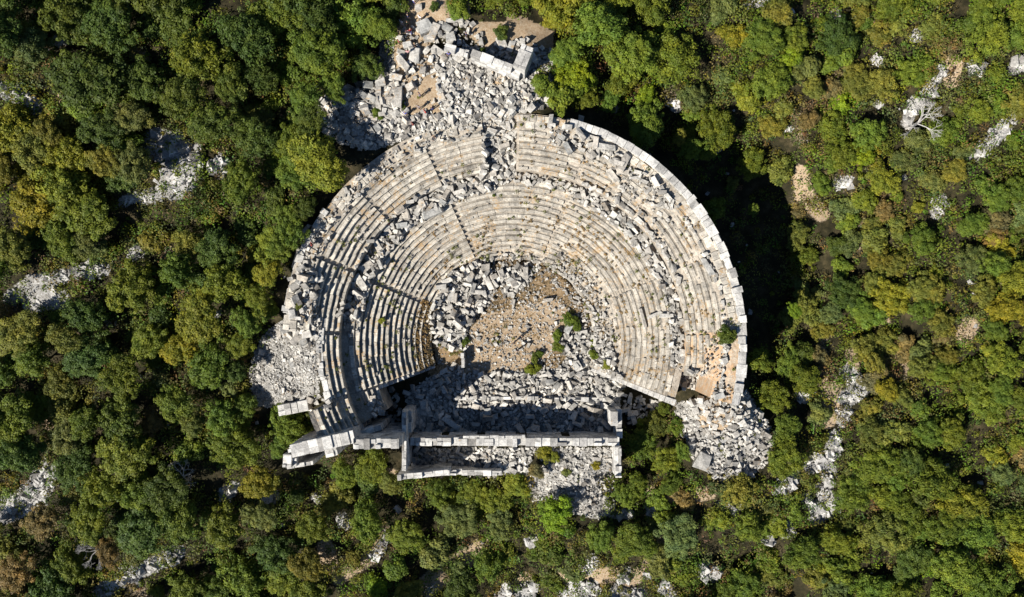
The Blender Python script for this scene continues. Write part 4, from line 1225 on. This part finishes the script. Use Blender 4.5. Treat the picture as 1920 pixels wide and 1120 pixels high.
CL = {'teal': (.03, .22, .20), 'dark': (.03, .03, .045), 'white': (.75, .76, .8), 'red': (.42, .03, .03), 'blue': (.05, .09, .38), 'darkred': (.22, .02, .03), 'pink': (.65, .35, .36), 'grey': (.25, .25, .27), 'black': (.02, .02, .02), 'navy': (.03, .04, .12), 'green': (.06, .16, .07)}
CM = {k: plain('cloth_' + k, c) for k, c in CL.items()}; HM = {k: plain('hair_' + k, c) for k, c in {'dark': (.03, .02, .015), 'brown': (.12, .07, .04), 'fair': (.4, .3, .18)}.items()}
for u, v, sh, tr, po, lab in [
  (757, 18, 'teal', 'grey', 1, 'person in a teal top at the left edge of the dirt clearing'),
  (777, 7, 'white', 'blue', 0, 'person in a white top at the top of the dirt clearing'),
  (767, 37, 'navy', 'grey', 1, 'person in a navy top walking across the clearing, left of the person in white'),
  (789, 39, 'white', 'dark', 1, 'person in a white top above the big pale square block'),
  (766, 50, 'green', 'dark', 0, 'person in a dark green top standing left of the big pale square block'),
  (755, 48, 'white', 'white', 0, 'person all in white beside the trees left of the clearing'),
  (772, 63, 'red', 'blue', 1, 'person in a red top and blue trousers in the clearing'),
  (765, 66, 'pink', 'white', 0, 'person in a pale pink top beside the person in red and blue'),
  (750, 84, 'darkred', 'dark', 0, 'person in a dark red top against the trees left of the clearing'),
  (780, 90, 'black', 'dark', 1, 'person in black with a long shadow halfway down the clearing'),
  (767, 103, 'pink', 'dark', 0, 'person in a pink top left of the tan upright block'),
  (843, 107, 'blue', 'grey', 1, 'person in a bright blue top among the blocks right of the clearing'),
  (875, 70, 'navy', 'dark', 0, 'person in a navy top behind the ruined stumps'),
  (789, 182, 'navy', 'grey', 1, 'person in a navy top at the lower end of the dirt clearing'),
  (799, 214, 'red', 'dark', 0, 'person in a red top in the crowd above the seats, right of the blue one'),
  (775, 235, 'darkred', 'dark', 2, 'person in dark red sitting on blocks at the top of the seats'),
  (762, 217, 'blue', 'dark', 0, 'person in a blue top in the crowd above the seats'),
  (787, 205, 'grey', 'dark', 0, 'person in grey standing just below the dirt clearing'),
  (812, 206, 'dark', 'blue', 0, 'person in a dark top and blue trousers right of the crowd above the seats'),
  (815, 258, 'black', 'dark', 2, 'person in black sitting on the upper seats below the heap'),
  (587, 459, 'red', 'dark', 2, 'person in red sitting alone on the upper left seats'),
  (726, 419, 'darkred', 'dark', 2, 'person in dark red sitting by the walkway blocks on the left'),
  (978, 630, 'dark', 'dark', 0, 'person in dark clothes, highest of three in the orchestra'),
  (963, 643, 'dark', 'grey', 1, 'person in a dark top and grey trousers on the orchestra floor'),
  (970, 657, 'grey', 'black', 0, 'person in a grey top, lowest of three in the orchestra')]:
    z = 8.0
    for _ in range(4):
        x, y, _z = W(u, v, z); z = float(surf(x, y))
    e = props(empty('person', (x, y, z + .05), random.uniform(0, 6.28)), lab, 'person', 'visitors at the ruins')
    b_, s_, t_, h_ = POSES[po]
    for nm, m_, mt in (('body', b_, M_SKIN), ('shirt', s_, CM[sh]), ('trousers', t_, CM[tr]), ('hair', h_, random.choice(list(HM.values())))):
        mm = m_.copy() if mt is not M_SKIN else m_
        if mt is not M_SKIN: mm.materials.clear(); mm.materials.append(mt)
        link(bpy.data.objects.new(nm, mm), e)
print('blocks', len(BLK), 'trees', sum(t['kind'] == 'tree' for t in TREES), 'shrubs', sum(t['kind'] == 'shrub' for t in TREES), 'scree', len(hx))
